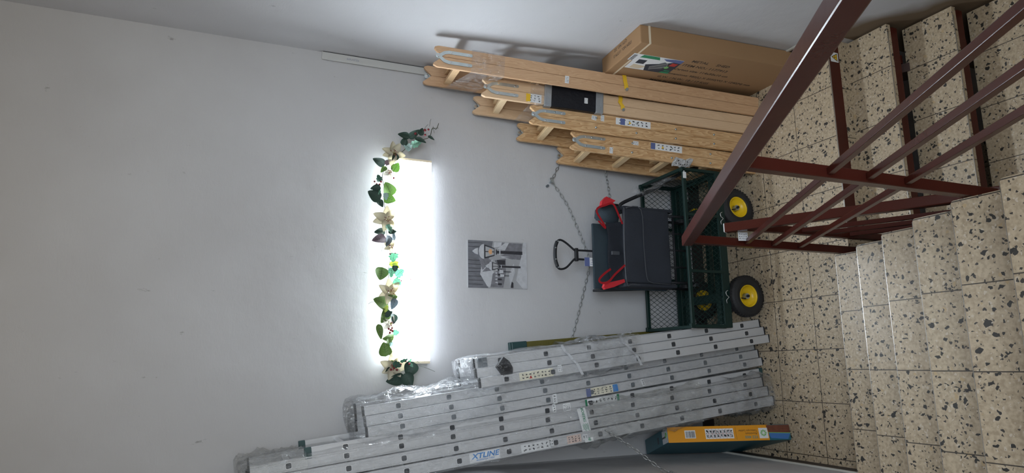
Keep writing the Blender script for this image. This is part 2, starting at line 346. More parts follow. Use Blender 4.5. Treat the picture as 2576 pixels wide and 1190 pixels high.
M['film'] = film('clear_film', (0.996, 0.997, 0.998), cloud=0.075, rough=0.07); M['film2'] = film('yellowed_film', (0.993, 0.993, 0.980), cloud=0.07, rough=0.06); M['film3'] = film('cloudy_film', (0.98, 0.985, 0.99), gloss=0.12, cloud=0.08, scale=10)
M['fabric'] = mat('charcoal_fabric', (0.022, 0.026, 0.036), 0.9, bump=0.5, bscale=300, var=0.25, vscale=10)
M['fabric2'] = mat('blue_grey_fabric', (0.026, 0.042, 0.055), 0.85, bump=0.4, bscale=300, var=0.2)
M['pipe'] = mat('fabric_piping', (0.05, 0.055, 0.065), 0.7)
M['redweb'] = mat('red_webbing', (0.50, 0.015, 0.025), 0.7, bump=0.4, bscale=200)
M['cartgreen'] = mat('dark_green_enamel', (0.007, 0.024, 0.021), 0.4, spec=0.3)
M['tyre'] = mat('black_rubber', (0.016, 0.016, 0.018), 0.7, bump=0.2, bscale=60)
M['yrim'] = mat('yellow_rim', (0.80, 0.53, 0.01), 0.35)
M['chain'] = mat('galvanised_chain', (0.36, 0.37, 0.37), 0.4, 0.8)
M['panel'] = mat('lit_diffuser', (0.9, 0.9, 0.9), 0.5, emit=(0.83, 0.92, 1.0), es=PANEL_EMISSION)
M['panelside'] = mat('lit_diffuser_top', (0.9, 0.9, 0.9), 0.5, emit=(0.83, 0.92, 1.0), es=PANEL_EMISSION*0.27); M['panelunder'] = mat('lit_diffuser_underside', (0.9, 0.9, 0.9), 0.5, emit=(0.83, 0.92, 1.0), es=PANEL_EMISSION*0.09)
M['lampend'] = mat('lamp_end_wood', (0.86, 0.74, 0.56), 0.5)
M['lampbody'] = mat('lamp_body', (0.7, 0.68, 0.64), 0.5)
M['duct'] = mat('grey_white_pvc', (0.50, 0.50, 0.49), 0.45)
M['dust'] = mat('black_film_bag', (0.010, 0.011, 0.015), 0.4, spec=0.25, bump=0.9, bscale=14, stretch=(4, 1, 3))
M['bagtape'] = mat('silver_tape', (0.30, 0.32, 0.34), 0.3, 0.3, bump=0.8, bscale=30)

# ------------------------------------------------------------ the room
XL, XR, YB = -1.2465, 1.1982, 0.9636
RI, GO = 0.1561, 0.2678                 # riser, going
YU, YD = -0.3262, -0.2903               # nosing of the first upper tread, edge of the landing
XU, XD = -0.1064, 0.0043                # open ends of the two flights
ZT, ZB, YF = 5.3, -2.6, -4.6
def struct(name, bm, m_, base=(0, 0, 0)):
    return tag(put(name, bm, m_, base=base), kind='structure')
bm = B(); box(bm, (XL-0.2, YB, ZB), (XR+0.2, YB+0.2, ZT)); struct('wall_back', bm, M['plaster'])
bm = B(); box(bm, (XL-0.2, YF, ZB), (XL, YB, ZT)); struct('wall_left', bm, M['plaster'])
bm = B(); box(bm, (XR, YF, ZB), (XR+0.2, YB, ZT)); struct('wall_right', bm, M['plaster_r'])
bm = B(); box(bm, (XL-0.2, YF, ZT), (XR+0.2, YB+0.2, ZT+0.2)); struct('ceiling', bm, M['plaster'])  # out of view, added to cut light from above
bm = B(); box(bm, (XL, YD+0.004, -0.20), (XR, YB, 0)); struct('floor', bm, M['floor'])
bm = B(); box(bm, (XL, YF, ZB-0.1), (XR, YB, ZB)); struct('floor', bm, M['floor'], base=(0, 0, 0))  # lower level, added to keep light from entering from below
bm = B(); box(bm, (XL-0.2, YF-0.2, ZB), (XR+0.2, YF, 1.75)); struct('wall_front_blocker', bm, M['plaster'])  # unseen, added to darken the space under the stairs; left open above
bb = 0.088
bm = B(); box(bm, (XL, YU+0.0, 0), (XL+0.010, YB-0.012, bb)); struct('baseboard_left', bm, M['baseb'])
bm = B(); box(bm, (XR-0.010, YD+0.01, 0), (XR, YB-0.012, bb)); struct('baseboard_right', bm, M['baseb'])
bm = B(); box(bm, (XL, YB-0.012, 0), (XR, YB, bb)); struct('baseboard_back', bm, M['baseb'])
bm = B(); box(bm, (XL, YU+0.0, bb), (XL+0.012, YB-0.012, bb+0.02), bev=0.004); struct('trim_1', bm, M['lip'])
bm = B(); box(bm, (XR-0.012, YD+0.01, bb), (XR, YB-0.012, bb+0.02), bev=0.004); struct('trim_2', bm, M['lip'])
# steel angle that closes the edge of the landing above the lower flight
bm = B(); box(bm, (XD-0.004, YD, -0.085), (XR, YD+0.004, -0.004)); struct('trim_3', bm, M['brown'])
bm = B(); box(bm, (XD-0.004, YD-0.001, -0.004), (XR, YD+0.004, 0.0005)); struct('trim_4', bm, M['nosing'])
bm = B(); box(bm, (XL, YD+0.05, -0.25), (XR, YB, -0.20)); struct('trim_5', bm, M['brown2'])

# ------------------------------------------------------------ the two flights of stairs
up = thing('upper_staircase', (0, YU, 0), 'upper flight of speckled terrazzo treads running down to the landing beside the left wall', 'staircase')
def tread_outline(x0, x1, y0, y1, r=0.012):
    pts = [(x0, y0), (x0, y1)] + [(x1-r+r*math.sin(a), y1-r+r*math.cos(a)) for a in [0, PI/6, PI/3, PI/2]] + [(x1-r+r*math.cos(a), y0+r-r*math.sin(a)) for a in [0, PI/6, PI/3, PI/2]]
    return pts
for k in range(11):
    z = RI*(k+1); y1 = YU - GO*k; y0 = y1 - GO - 0.035
    bm = B(); prism(bm, tread_outline(XL+0.001, XU, y0, y1)[::-1], Matrix.Identity(4), z-0.030, z)
    es = [e for e in bm.edges if all(abs(v.co.z-z) < 1e-6 for v in e.verts)]
    bmesh.ops.bevel(bm, geom=es, offset=0.003, segments=2, affect='EDGES')
    t = put('tread', bm, M['tread_up'], up)
    bm = B(); box(bm, (XL+0.002, y1+0.0005, z-0.006), (XU-0.012, y1+0.0022, z-0.003)); put('nosing_strip', bm, M['nosing'], t)
    bm = B(); box(bm, (XL+0.002, y1-0.045, z-0.085), (XU-0.004, y1-0.003, z-0.0305)); put('riser_frame', bm, M['brown2'], up)
bm = B()
L_ = GO*10.6
for xc in (XU-0.03, XL+0.03):
    bar(bm, (xc, YU-0.10, RI-0.20), (xc, YU-0.10-L_, RI-0.20+L_*RI/GO), 0.045, 0.16, up=(0, RI/GO, 1))
put('stringer', bm, M['brown2'], up)

dn = thing('lower_staircase', (0, YD, -RI), 'lower flight of open terrazzo treads on brown steel angles, dropping away beside the right wall', 'staircase')
for k in range(1, 9):
    z = -RI*k; y0 = YD - GO*k; y1 = y0 + GO + 0.02
    bm = B(); prism(bm, [(XD, y0), (XR-0.012, y0), (XR-0.012, y1), (XD, y1)], Matrix.Identity(4), z-0.03, z)
    t = put('tread', bm, M['tread_dn'], dn)
    bm = B(); box(bm, (XD+0.01, y0-0.0025, z-0.006), (XR-0.06, y0-0.0004, z-0.001)); put('nosing_strip', bm, M['nosing'], t)
    bm = B(); prism(bm, [(XD+0.002, z-0.006), (XR-0.045, z-0.006), (XR-0.028, z-0.02), (XR-0.022, z-0.05), (XR-0.022, z-0.085), (XD+0.002, z-0.085)],
                    frame((0, y0-0.0005, 0), (1, 0, 0), (0, 0, 1)), -0.045, -0.002); put('riser_frame', bm, M['brown'], dn)
    bm = B(); box(bm, (XR-0.20, y0+0.05, z-0.17), (XR-0.15, y0+0.12, z-0.03)); box(bm, (XR-0.20, y0+0.14, z-0.12), (XR-0.13, y0+0.20, z-0.03)); put('bracket', bm, M['brown'], dn)
bm = B()
L_ = GO*8.3
for xc in (XD+0.05, XR-0.24):
    bar(bm, (xc, YD-0.02, -0.25), (xc, YD-0.02-L_, -0.25-L_*RI/GO), 0.05, 0.14, up=(0, -RI/GO, 1))
put('stringer', bm, M['brown2'], dn)
# warning sign on the edge of the landing
ws = thing('warning_sticker', (1.085, YD-0.001, -0.055), 'small yellow and black warning triangle sticker on the brown landing edge beside the right wall', 'sticker')
F_ = frame((1.085, YD-0.0015, -0.045), (1, 0, 0), (0, 0, 1))
bm = B(); box(bm, (-0.03, -0.03, -0.0002), (0.03, 0.03, 0.0006), F_); put('backing', bm, M['white'], ws)
bm = B(); prism(bm, [(-0.026, -0.022), (0.026, -0.022), (0, 0.024)], F_, 0.0007, 0.0011); put('triangle', bm, M['ink'], ws)
bm = B(); prism(bm, [(-0.019, -0.018), (0.019, -0.018), (0, 0.016)], F_, 0.0012, 0.0015); put('yellow_field', bm, M['yellow'], ws)
bm = B(); prism(bm, [(0.001, 0.008), (-0.006, -0.004), (0.0, -0.003), (-0.003, -0.014), (0.006, -0.001), (0.001, -0.002)], F_, 0.0016, 0.0019); put('bolt_symbol', bm, M['ink'], ws)

# ------------------------------------------------------------ railings
SL = 0.589
X1 = -0.083
def rail_tube(bm, x, y0, z0, y1, w_, slope=SL):
    bar(bm, (x, y0, z0), (x, y1, z0 + (y0-y1)*slope), w_, w_, up=(0, slope, 1), bev=w_*0.09)
rl = thing('stair_railing', (X1, -0.353, 0), 'brown painted square tube railing of the upper flight, its long handrail crossing the picture', 'railing')
bm = B(); rail_tube(bm, X1, -0.31, 1.112, -2.95, 0.050, 0.5935); put('handrail', bm, M['brown'], rl)
for py, z0, z1 in ((-0.353, 0.01, 1.12), (-1.455, 0.62, 1.77), (-2.56, 1.27, 2.42)):
    bm = B(); bar(bm, (X1, py, z0), (X1, py, z1), 0.04, 0.04, up=(0, 1, 0), bev=0.003); put('post', bm, M['brown'], rl)
    bm = B(); box(bm, (XU-0.008, py-0.045, z0+0.02), (X1-0.019, py-0.018, z0+0.05)); put('fixing_stub', bm, M['brown'], rl)
for z0 in (0.788, 0.617, 0.440):
    for ya, yb in ((-0.372, -1.436), (-1.474, -2.541), (-2.579, -2.95)):
        bm = B(); rail_tube(bm, X1, ya, z0+(-0.353-ya)*SL, yb, 0.022, 0.586); put('bar', bm, M['brown'], rl)
X2 = -0.02
rl2 = thing('stair_railing', (X2, -0.42, -0.2), 'lower brown stair railing behind the tall one, with a white tag near its capped end', 'railing')
def down_tube(bm, x, y0, z0, y1, w_, s=0.583): bar(bm, (x, y0, z0), (x, y1, z0 - (y0-y1)*s), w_, w_, up=(0, -s, 1), bev=w_*0.09)
bm = B(); down_tube(bm, X2, -0.375, 0.925, -2.5, 0.045); put('handrail', bm, M['brown'], rl2)
bm = B(); down_tube(bm, X2, -0.3725, 0.926, -0.3755, 0.043); put('end_cap', bm, M['white'], rl2, 'pale worn cap on the handrail end')
for py in (-0.44, -1.52, -2.4):
    zt = 0.925 - (-0.375-py)*0.583
    bm = B(); bar(bm, (X2, py, zt-1.10), (X2, py, zt-0.01), 0.036, 0.036, up=(0, 1, 0), bev=0.003); put('post', bm, M['brown'], rl2)
for dz in (0.36, 0.53, 0.69):
    bm = B(); down_tube(bm, X2, -0.46, 0.925-0.05-dz, -2.4, 0.022); put('bar', bm, M['brown'], rl2)
TAGF = frame((-0.083, -0.412, 0.824), (1, 0, 0), (0, 0.25, 0.97))
bm = B(); box(bm, (0, 0, -0.0005), (0.042, 0.050, 0.0003), TAGF)
tg = put('paper_tag', bm, M['white'], rl2, 'small white paper tag')
bm = B(); marks(bm, TAGF, 0.004, 0.004, 0.034, 0.042, 3, 5, seed=3); put('print', bm, M['ink'], tg)

# ------------------------------------------------------------ wall lamp
lamp = thing('wall_lamp', (-0.04, YB, 2.06), 'long glowing white rectangular wall lamp with pale wooden end pieces', 'lamp')
bm = B(); box(bm, (-0.63, 0.8905, 2.150), (0.55, YB, 2.286)); put('upper_body', bm, M['panelside'], lamp)
bm = B(); box(bm, (-0.63, 0.8905, 2.054), (0.55, YB, 2.1495)); put('lower_body', bm, M['panelunder'], lamp)
bm = B(); box(bm, (-0.632, 0.888, 2.052), (0.553, 0.8903, 2.288), bev=0.0008, seg=1); put('diffuser', bm, M['panel'], lamp, 'glowing white diffuser')
for x0, x1 in ((-0.648, -0.6325), (0.5535, 0.569)):
    bm = B(); box(bm, (x0, 0.886, 2.050), (x1, YB, 2.290), bev=0.003); put('end_piece', bm, M['lampend'], lamp, 'pale wooden end piece')

# ------------------------------------------------------------ garland
LEAFCOL = dict(dark=(0.045, 0.085, 0.065), green=(0.20, 0.32, 0.10), olive=(0.15, 0.23, 0.07), mint=(0.22, 0.42, 0.31), pale=(0.42, 0.55, 0.52), purple=(0.17, 0.12, 0.14), grey=(0.16, 0.19, 0.21), yellow=(0.48, 0.55, 0.14), holly=(0.05, 0.13, 0.09))
def leafmat(name, col, tl=0.35):
    m_ = bpy.data.materials.new(name); m_.use_nodes = True; N = m_.node_tree.nodes; L = m_.node_tree.links; b = N['Principled BSDF']
    b.inputs['Base Color'].default_value = (*col, 1); b.inputs['Roughness'].default_value = 0.55
    t = N.new('ShaderNodeBsdfTranslucent'); t.inputs[0].default_value = (*[min(1, c*1.15) for c in col], 1)
    x = N.new('ShaderNodeMixShader'); x.inputs[0].default_value = tl; out = N['Material Output']
    L.new(b.outputs[0], x.inputs[1]); L.new(t.outputs[0], x.inputs[2]); L.new(x.outputs[0], out.inputs[0]); return m_
for k, c in LEAFCOL.items(): M['leaf_'+k] = leafmat(k+'_leaf', c)
M['petal_cream'] = leafmat('cream_petal', (0.62, 0.58, 0.46), 0.4); M['petal_white'] = leafmat('white_petal', (0.7, 0.68, 0.62), 0.4)
M['vein'] = mat('leaf_vein', (0.015, 0.03, 0.02), 0.6); M['berry'] = mat('dark_red_berry', (0.16, 0.01, 0.015), 0.3); M['vine'] = mat('garland_wire', (0.05, 0.06, 0.03), 0.6)
M['stamen'] = mat('yellow_stamen', (0.35, 0.25, 0.03), 0.6)
LEAVES=[ (0.695,2.236,0.068,0.033,178,"dark"),(0.718,2.167,0.076,0.033,40,"dark"),(0.675,2.132,0.064,0.028,-25,"dark"),(0.663,2.228,0.047,0.033,80,"dark"),(0.631,2.208,0.047,0.035,150,"pale"),(0.654,2.157,0.057,0.033,20,"mint"),(0.7,2.065,0.042,0.014,-35,"dark"),(0.736,2.125,0.047,0.028,70,"dark"),(0.521,2.378,0.076,0.038,165,"dark"),(0.553,2.286,0.052,0.033,-120,"dark"),(0.495,2.278,0.057,0.040,60,"green"),(0.473,2.351,0.047,0.024,-130,"green"),(0.419,2.378,0.038,0.028,110,"holly"),(0.524,2.322,0.042,0.024,30,"purple"),(0.36,2.318,0.080,0.064,120,"green"),(0.355,2.398,0.052,0.031,190,"dark"),(0.314,2.402,0.076,0.052,150,"dark"),(0.3,2.31,0.064,0.047,-20,"green"),(0.27,2.363,0.047,0.031,-60,"dark"),(0.347,2.384,0.047,0.033,60,"mint"),(0.31,2.336,0.042,0.024,-90,"pale"),(0.102,2.364,0.061,0.033,-170,"dark"),(0.117,2.311,0.057,0.028,-50,"mint"),(0.055,2.37,0.083,0.045,195,"purple"),(0.049,2.317,0.066,0.031,-110,"grey"),(0.084,2.285,0.061,0.019,100,"grey"),(0.104,2.292,0.047,0.024,10,"dark"),(-0.045,2.283,0.052,0.042,-100,"mint"),(-0.079,2.275,0.052,0.028,20,"yellow"),(-0.109,2.272,0.033,0.028,-90,"dark"),(-0.134,2.295,0.052,0.035,-90,"mint"),(-0.131,2.242,0.057,0.038,40,"mint"),(-0.14,2.35,0.066,0.061,-100,"olive"),(-0.187,2.257,0.047,0.035,-40,"mint"),(-0.093,2.266,0.042,0.021,-30,"yellow"),(-0.304,2.351,0.085,0.057,160,"olive"),(-0.275,2.285,0.059,0.033,10,"olive"),(-0.314,2.278,0.059,0.033,-110,"grey"),(-0.339,2.323,0.042,0.021,60,"yellow"),(-0.382,2.324,0.080,0.047,-120,"olive"),(-0.397,2.276,0.057,0.038,-100,"dark"),(-0.368,2.304,0.047,0.028,30,"dark"),(-0.47,2.354,0.078,0.031,-75,"olive"),(-0.503,2.302,0.064,0.033,190,"olive"),(-0.473,2.259,0.033,0.028,0,"mint"),(-0.529,2.299,0.042,0.028,-90,"olive"),(-0.567,2.325,0.071,0.057,100,"olive"),(-0.538,2.285,0.028,0.019,40,"pale"),(-0.681,2.175,0.080,0.061,-110,"dark"),(-0.734,2.259,0.094,0.054,190,"dark"),(-0.74,2.188,0.076,0.059,-60,"dark"),(-0.683,2.303,0.038,0.019,-135,"dark"),(-0.653,2.253,0.047,0.028,-20,"holly"),(-0.634,2.18,0.033,0.014,60,"mint"),(-0.657,2.171,0.024,0.014,-50,"mint"),(-0.638,2.274,0.028,0.021,140,"green"),(-0.629,2.213,0.042,0.014,20,"holly"),(-0.596,2.286,0.033,0.017,-50,"mint") ]
FLOWERS=[ (0.581,2.294,0.080,"cream"),(0.457,2.318,0.047,"white"),(0.18,2.324,0.085,"cream"),(0.019,2.3,0.052,"cream"),(-0.246,2.3,0.078,"cream"),(-0.429,2.296,0.052,"white"),(-0.666,2.271,0.085,"cream") ]
BERRIES=[ (0.747,2.103,0.0142),(0.752,2.083,0.0071),(0.714,2.165,0.0083),(0.428,2.289,0.0071),(0.395,2.403,0.0059),(0.396,2.366,0.0071),(0.382,2.389,0.0059),(0.379,2.373,0.0071),(-0.18,2.238,0.0052),(-0.166,2.18,0.0042),(-0.46,2.291,0.0071),(-0.454,2.305,0.0071),(-0.465,2.28,0.0071),(-0.449,2.284,0.0059),(-0.476,2.298,0.0071),(-0.651,2.231,0.0071),(-0.632,2.204,0.0076),(-0.648,2.183,0.0071),(-0.025,2.302,0.0047),(-0.019,2.274,0.0047),(-0.671,2.271,0.0071),(-0.679,2.285,0.0071),(-0.68,2.253,0.0071),(0.713,2.105,0.0071) ]
VINE=[ (0.81,2.01),(0.772,2.025),(0.774,2.05),(0.713,2.07),(0.689,2.12),(0.656,2.181),(0.581,2.256),(0.549,2.301),(0.496,2.335),(0.434,2.353),(0.374,2.342),(0.303,2.341),(0.232,2.33),(0.161,2.324),(0.091,2.32),(0.022,2.303),(-0.048,2.297),(-0.118,2.305),(-0.187,2.303),(-0.255,2.297),(-0.323,2.301),(-0.391,2.308),(-0.458,2.293),(-0.525,2.306),(-0.569,2.3),(-0.624,2.272),(-0.669,2.244),(-0.713,2.216) ]

gar = thing('leaf_garland', (0.5, YB-0.04, 2.25), 'artificial garland of green leaves and cream flowers along the top of the glowing wall lamp', 'garland')
bm = B(); tube(bm, smooth_path([(x, 0.878+0.004*math.sin(i*1.7), z) for i, (x, z) in enumerate(VINE)], 4), 0.0022, 6); put('vine', bm, M['vine'], gar)
def leaf_mesh(bm, Mx, l, w_, lobes=0, n=14, curl=0.12, seed=0):
    """curved blade along +x from -l/2 to l/2 with a raised midrib fold; sheet a millimetre thick"""
    rnd = random.Random(seed); ph = rnd.uniform(0, 6)
    def half(t):
        s = max(0.0, (4*t*(1-t)))**0.55*(1.30-0.85*t) * 0.5 * w_
        if lobes: s *= 0.72+0.42*abs(math.sin(t*PI*lobes))
        return s
    rows = []
    for i in range(n+1):
        t = i/n; x = (t-0.5)*l; h = half(t); zc = curl*l*(math.sin(t*2.6+ph*0.1)-0.6)*0.5
        rows.append([V((x, -h, zc+0.18*h)), V((x, 0, zc)), V((x, h, zc+0.18*h))])
    for off in (0.0, 0.0010):
        vv = [[bm.verts.new(Mx @ (p+V((0, 0, off)))) for p in r] for r in rows]
        for i in range(n):
            for j in range(2):
                q = (vv[i][j], vv[i+1][j], vv[i+1][j+1], vv[i][j+1])
                bm.faces.new(q if off else q[::-1])
        if off == 0.0: low = vv
        else:
            for j in (0, 2):
                for i in range(n):
                    try: bm.faces.new((low[i][j], low[i+1][j], vv[i+1][j], vv[i][j]) if j else (low[i][j], vv[i][j], vv[i+1][j], low[i+1][j]))
                    except ValueError: pass
def wallframe(x, z, ang, y=0.872, tilt=0.0, roll=0.0):
    """ang in degrees in the lamp's plane: 0 hangs down, 90 points to the right"""
    a = math.radians(ang); d = V((math.sin(a), 0, -math.cos(a)))
    n_ = V((0, -1, 0)); s = n_.cross(d)
    d2 = (d*math.cos(tilt) + n_*math.sin(tilt)); s2 = (s*math.cos(roll) + n_*math.sin(roll))
    return frame((x, y, z), d2, s2)
for i, (x, z, l, w_, ang, c) in enumerate(LEAVES):
    rnd = random.Random(i)
    Fm = wallframe(x, z, ang, 0.868-rnd.uniform(0, 0.022), rnd.uniform(-0.15, 0.35), rnd.uniform(-0.4, 0.4))
    bm = B(); leaf_mesh(bm, Fm, l*1.15, w_*1.42, 3 if c in ('holly', 'mint', 'pale') else 0, seed=i)
    lf = put('leaf', bm, M['leaf_'+c], gar, smooth=True)
    if l > 0.045:
        bm = B(); tube(bm, [Fm @ V((t*l, 0, 0.0022+0.12*l*(math.sin((t+0.5)*2.6)-0.6)*0.5)) for t in (-0.5, -0.25, 0, 0.25, 0.42)], 0.0008, 4)
        for t in (-0.25, -0.05, 0.15):
            for s in (-1, 1):
                tube(bm, [Fm @ V((t*l, 0, 0.0025+0.12*l*(math.sin((t+0.5)*2.6)-0.6)*0.5)), Fm @ V((t*l+0.14*l, s*w_*0.30, 0.0025+0.06*w_+0.12*l*(math.sin((t+0.6)*2.6)-0.6)*0.5))], 0.0005, 3)
        put('vein', bm, M['vein'], lf)
for i, (x, z, r, c) in enumerate(FLOWERS):
    rnd = random.Random(100+i); n = 7 if r > 0.06 else 5
    f = bpy.data.objects.new('flower', None); COL.objects.link(f); f.parent = gar; f.location = V((x, 0.87, z))-ABS[gar]; ABS[f] = V((x, 0.87, z)); f.empty_display_size = 0.02
    for k in range(n):
        a = 360/n*k+rnd.uniform(-12, 12); rr = r*rnd.uniform(0.8, 1.08)
        ar = math.radians(a)
        Fm = wallframe(x+math.sin(ar)*rr*0.52, z-math.cos(ar)*rr*0.52, a, 0.864-0.006*(k % 2), rnd.uniform(0.1, 0.35), rnd.uniform(-0.2, 0.2))
        bm = B(); leaf_mesh(bm, Fm, rr*1.0, rr*0.66, 0, seed=k); put('petal', bm, M['petal_'+c], f, smooth=True)
    bm = B(); tips = B()
    for k in range(9):
        a = rnd.uniform(0, 2*PI); q = rnd.uniform(0.1, 0.28)*r
        p = V((x+math.cos(a)*q, 0.838, z+math.sin(a)*q)); tube(bm, [(x, 0.86, z), p], 0.0008, 4)
        bmesh.ops.create_icosphere(tips, subdivisions=1, radius=0.0032, matrix=Matrix.Translation(p))
    put('stamen', bm, M['stamen'], f); put('anther', tips, M['berry'], f, smooth=True)
for i, (x, z, r) in enumerate(BERRIES):
    bm = B(); bmesh.ops.create_icosphere(bm, subdivisions=2, radius=min(0.009, max(r, 0.004)), matrix=Matrix.Translation((x, 0.858-0.006*(i % 3), z))); put('berry', bm, M['berry'], gar, smooth=True)
bm = B()
for (x, z, ang, l) in ((0.74, 2.11, 60, 0.06), (0.78, 2.07, 80, 0.05), (0.76, 2.06, 20, 0.05), (0.74, 2.04, 100, 0.045), (0.535, 2.30, -60, 0.05), (-0.30, 2.38, 200, 0.04), (0.03, 2.34, -100, 0.05), (-0.62, 2.16, -30, 0.06), (-0.66, 2.12, -20, 0.10)):
    a = math.radians(ang); d = V((math.sin(a), 0, -math.cos(a)))
    p0 = V((x, 0.872, z)); tube(bm, [p0, p0+d*l*0.5+V((0.004, -0.004, 0.003)), p0+d*l], 0.0011, 5)
put('twig', bm, M['vine'], gar)

# ------------------------------------------------------------ photo print of snowy street lamps
pic = thing('photo_print', (-0.04, 0.96, 1.395), 'frameless black and white photo print of snow covered street lamps, below the glowing lamp', 'picture')
PF = frame((-0.19, 0.9545, 1.396), (1, 0, 0.006), (0, 0, 1))       # x right 0..0.297, y up 0..0.397
bm = B(); box(bm, (0, 0, -0.0085), (0.297, 0.397, 0), PF); 
M['pgrey'] = mat('print_snow', (0.34, 0.345, 0.36), 0.5, var=0.1, vscale=20); M['pdark'] = mat('print_woods', (0.14, 0.145, 0.165), 0.5, var=0.5, vscale=60, stretch=(1, 1, 0.35)); M['pblack'] = mat('print_black', (0.030, 0.030, 0.038), 0.5, var=0.5, vscale=60)
M['pwhite'] = mat('print_white', (0.47, 0.48, 0.51), 0.5, var=0.25, vscale=45); M['pmid'] = mat('print_grey', (0.17, 0.17, 0.19), 0.5, var=0.5, vscale=50); M['pamber'] = mat('print_amber', (0.62, 0.34, 0.17), 0.5)
put('panel', bm, M['pgrey'], pic)
layer = [0.0002]
def pp(name, m_, *polys):
    bm = B(); layer[0] += 0.00025
    for p in polys: prism(bm, p, PF, 0.0, layer[0])
    return put(name, bm, M[m_], pic)
pp('printed_woods', 'pdark', [(0, 0.265), (0.06, 0.29), (0.1, 0.31), (0.2, 0.25), (0.297, 0.23), (0.297, 0.397), (0, 0.397)])
pp('printed_trunks', 'pblack', *[[(x, 0.30), (x+0.003, 0.30), (x+0.003, 0.395), (x, 0.395)] for x in (0.02, 0.045, 0.07, 0.098, 0.12, 0.145, 0.17, 0.255, 0.28)])
pp('printed_roof', 'pwhite', [(0.005, 0.255), (0.012, 0.273), (0.085, 0.318), (0.19, 0.30), (0.17, 0.235), (0.075, 0.225)])
pp('printed_house', 'pmid', [(0.005, 0.165), (0.005, 0.25), (0.09, 0.235), (0.12, 0.19), (0.175, 0.22), (0.19, 0.145), (0.10, 0.145)])
pp('printed_hedge', 'pmid', [(0.10, 0.30), (0.19, 0.325), (0.18, 0.25), (0.135, 0.205), (0.11, 0.24)])
pp('printed_boughs', 'pwhite', *[[(0.105+0.012*i, 0.30-0.012*i), (0.112+0.012*i, 0.305-0.012*i), (0.122+0.012*i, 0.285-0.011*i)] for i in range(6)], *[[(0.03+0.02*i, 0.20+0.006*(i % 2)), (0.042+0.02*i, 0.205), (0.036+0.02*i, 0.222)] for i in range(5)])
pp('printed_wall', 'pmid', [(0.205, 0.035), (0.29, 0.028), (0.29, 0.185), (0.245, 0.165), (0.20, 0.10)])
pp('printed_shed', 'pmid', [(0.185, 0.045), (0.205, 0.035), (0.24, 0.10), (0.205, 0.18), (0.19, 0.12)])
pp('printed_branches', 'pwhite', [(0.19, 0.17), (0.205, 0.18), (0.20, 0.10), (0.19, 0.07)], [(0.24, 0.15), (0.292, 0.12), (0.292, 0.145), (0.25, 0.20)])
pp('printed_bushes', 'pmid', [(0.198, 0.16), (0.186, 0.10), (0.196, 0.055), (0.204, 0.06)])
pp('printed_eaves', 'pwhite', [(0.265, 0.175), (0.292, 0.17), (0.292, 0.22), (0.255, 0.225)])
def plamp(cx, zb, zt, s, glow):
    z0 = zt
    pp('printed_post', 'pblack', [(cx-0.011*s, zb), (cx+0.011*s, zb), (cx+0.009*s, z0-0.09*s), (cx+0.02*s, z0-0.082*s), (cx-0.02*s, z0-0.082*s), (cx-0.009*s, z0-0.09*s)])
    pp('printed_lantern', 'pblack', [(cx-0.026*s, z0-0.07*s), (cx+0.026*s, z0-0.07*s), (cx+0.046*s, z0), (cx-0.046*s, z0)])
    pp('printed_pane', 'pgrey', [(cx-0.020*s, z0-0.066*s), (cx-0.003*s, z0-0.066*s), (cx-0.003*s, z0-0.006*s), (cx-0.036*s, z0-0.006*s)], [(cx+0.020*s, z0-0.066*s), (cx+0.003*s, z0-0.066*s), (cx+0.003*s, z0-0.006*s), (cx+0.036*s, z0-0.006*s)])
    if glow: pp('printed_glow', 'pamber', [(cx-0.014*s, z0-0.052*s), (cx+0.014*s, z0-0.052*s), (cx+0.018*s, z0-0.036*s), (cx, z0-0.026*s), (cx-0.018*s, z0-0.036*s)])
    pp('printed_hood', 'pwhite', [(cx+0.05*s*math.cos(a), z0+0.004+0.036*s*math.sin(a)) for a in [PI*i/8 for i in range(9)]], [(cx-0.022*s, z0+0.046*s), (cx+0.022*s, z0+0.046*s), (cx+0.016*s, z0+0.066*s), (cx, z0+0.085*s), (cx-0.016*s, z0+0.066*s)])
    pp('printed_collar', 'pwhite', [(cx-0.018*s, z0-0.112*s), (cx+0.018*s, z0-0.112*s), (cx+0.018*s, z0-0.104*s), (cx-0.018*s, z0-0.104*s)])
pp('printed_drifts', 'pwhite', [(0.0, 0.03), (0.05, 0.075), (0.12, 0.06), (0.19, 0.04), (0.297, 0.02), (0.297, 0.0), (0.0, 0.0)], [(0.02, 0.115), (0.09, 0.125), (0.16, 0.09), (0.10, 0.085)])
pp('printed_windows', 'pblack', *[[(0.02+0.03*i, 0.175), (0.032+0.03*i, 0.175), (0.032+0.03*i, 0.20), (0.02+0.03*i, 0.20)] for i in range(4)], [(0.150, 0.15), (0.178, 0.15), (0.178, 0.205), (0.150, 0.20)])
plamp(0.228, 0.03, 0.288, 0.95, True); plamp(0.137, 0.045, 0.237, 0.55, False)
pp('printed_post', 'pblack', [(0.103, 0.11), (0.107, 0.11), (0.107, 0.165), (0.103, 0.165)], [(0.078, 0.125), (0.081, 0.125), (0.081, 0.16), (0.078, 0.16)])
pp('printed_lantern', 'pwhite', [(0.096, 0.165), (0.114, 0.165), (0.118, 0.19), (0.092, 0.19)], [(0.073, 0.16), (0.086, 0.16), (0.09, 0.185), (0.07, 0.185)])
pp('printed_bench', 'pblack', [(0.005, 0.098), (0.035, 0.098), (0.042, 0.108), (0.005, 0.114)])

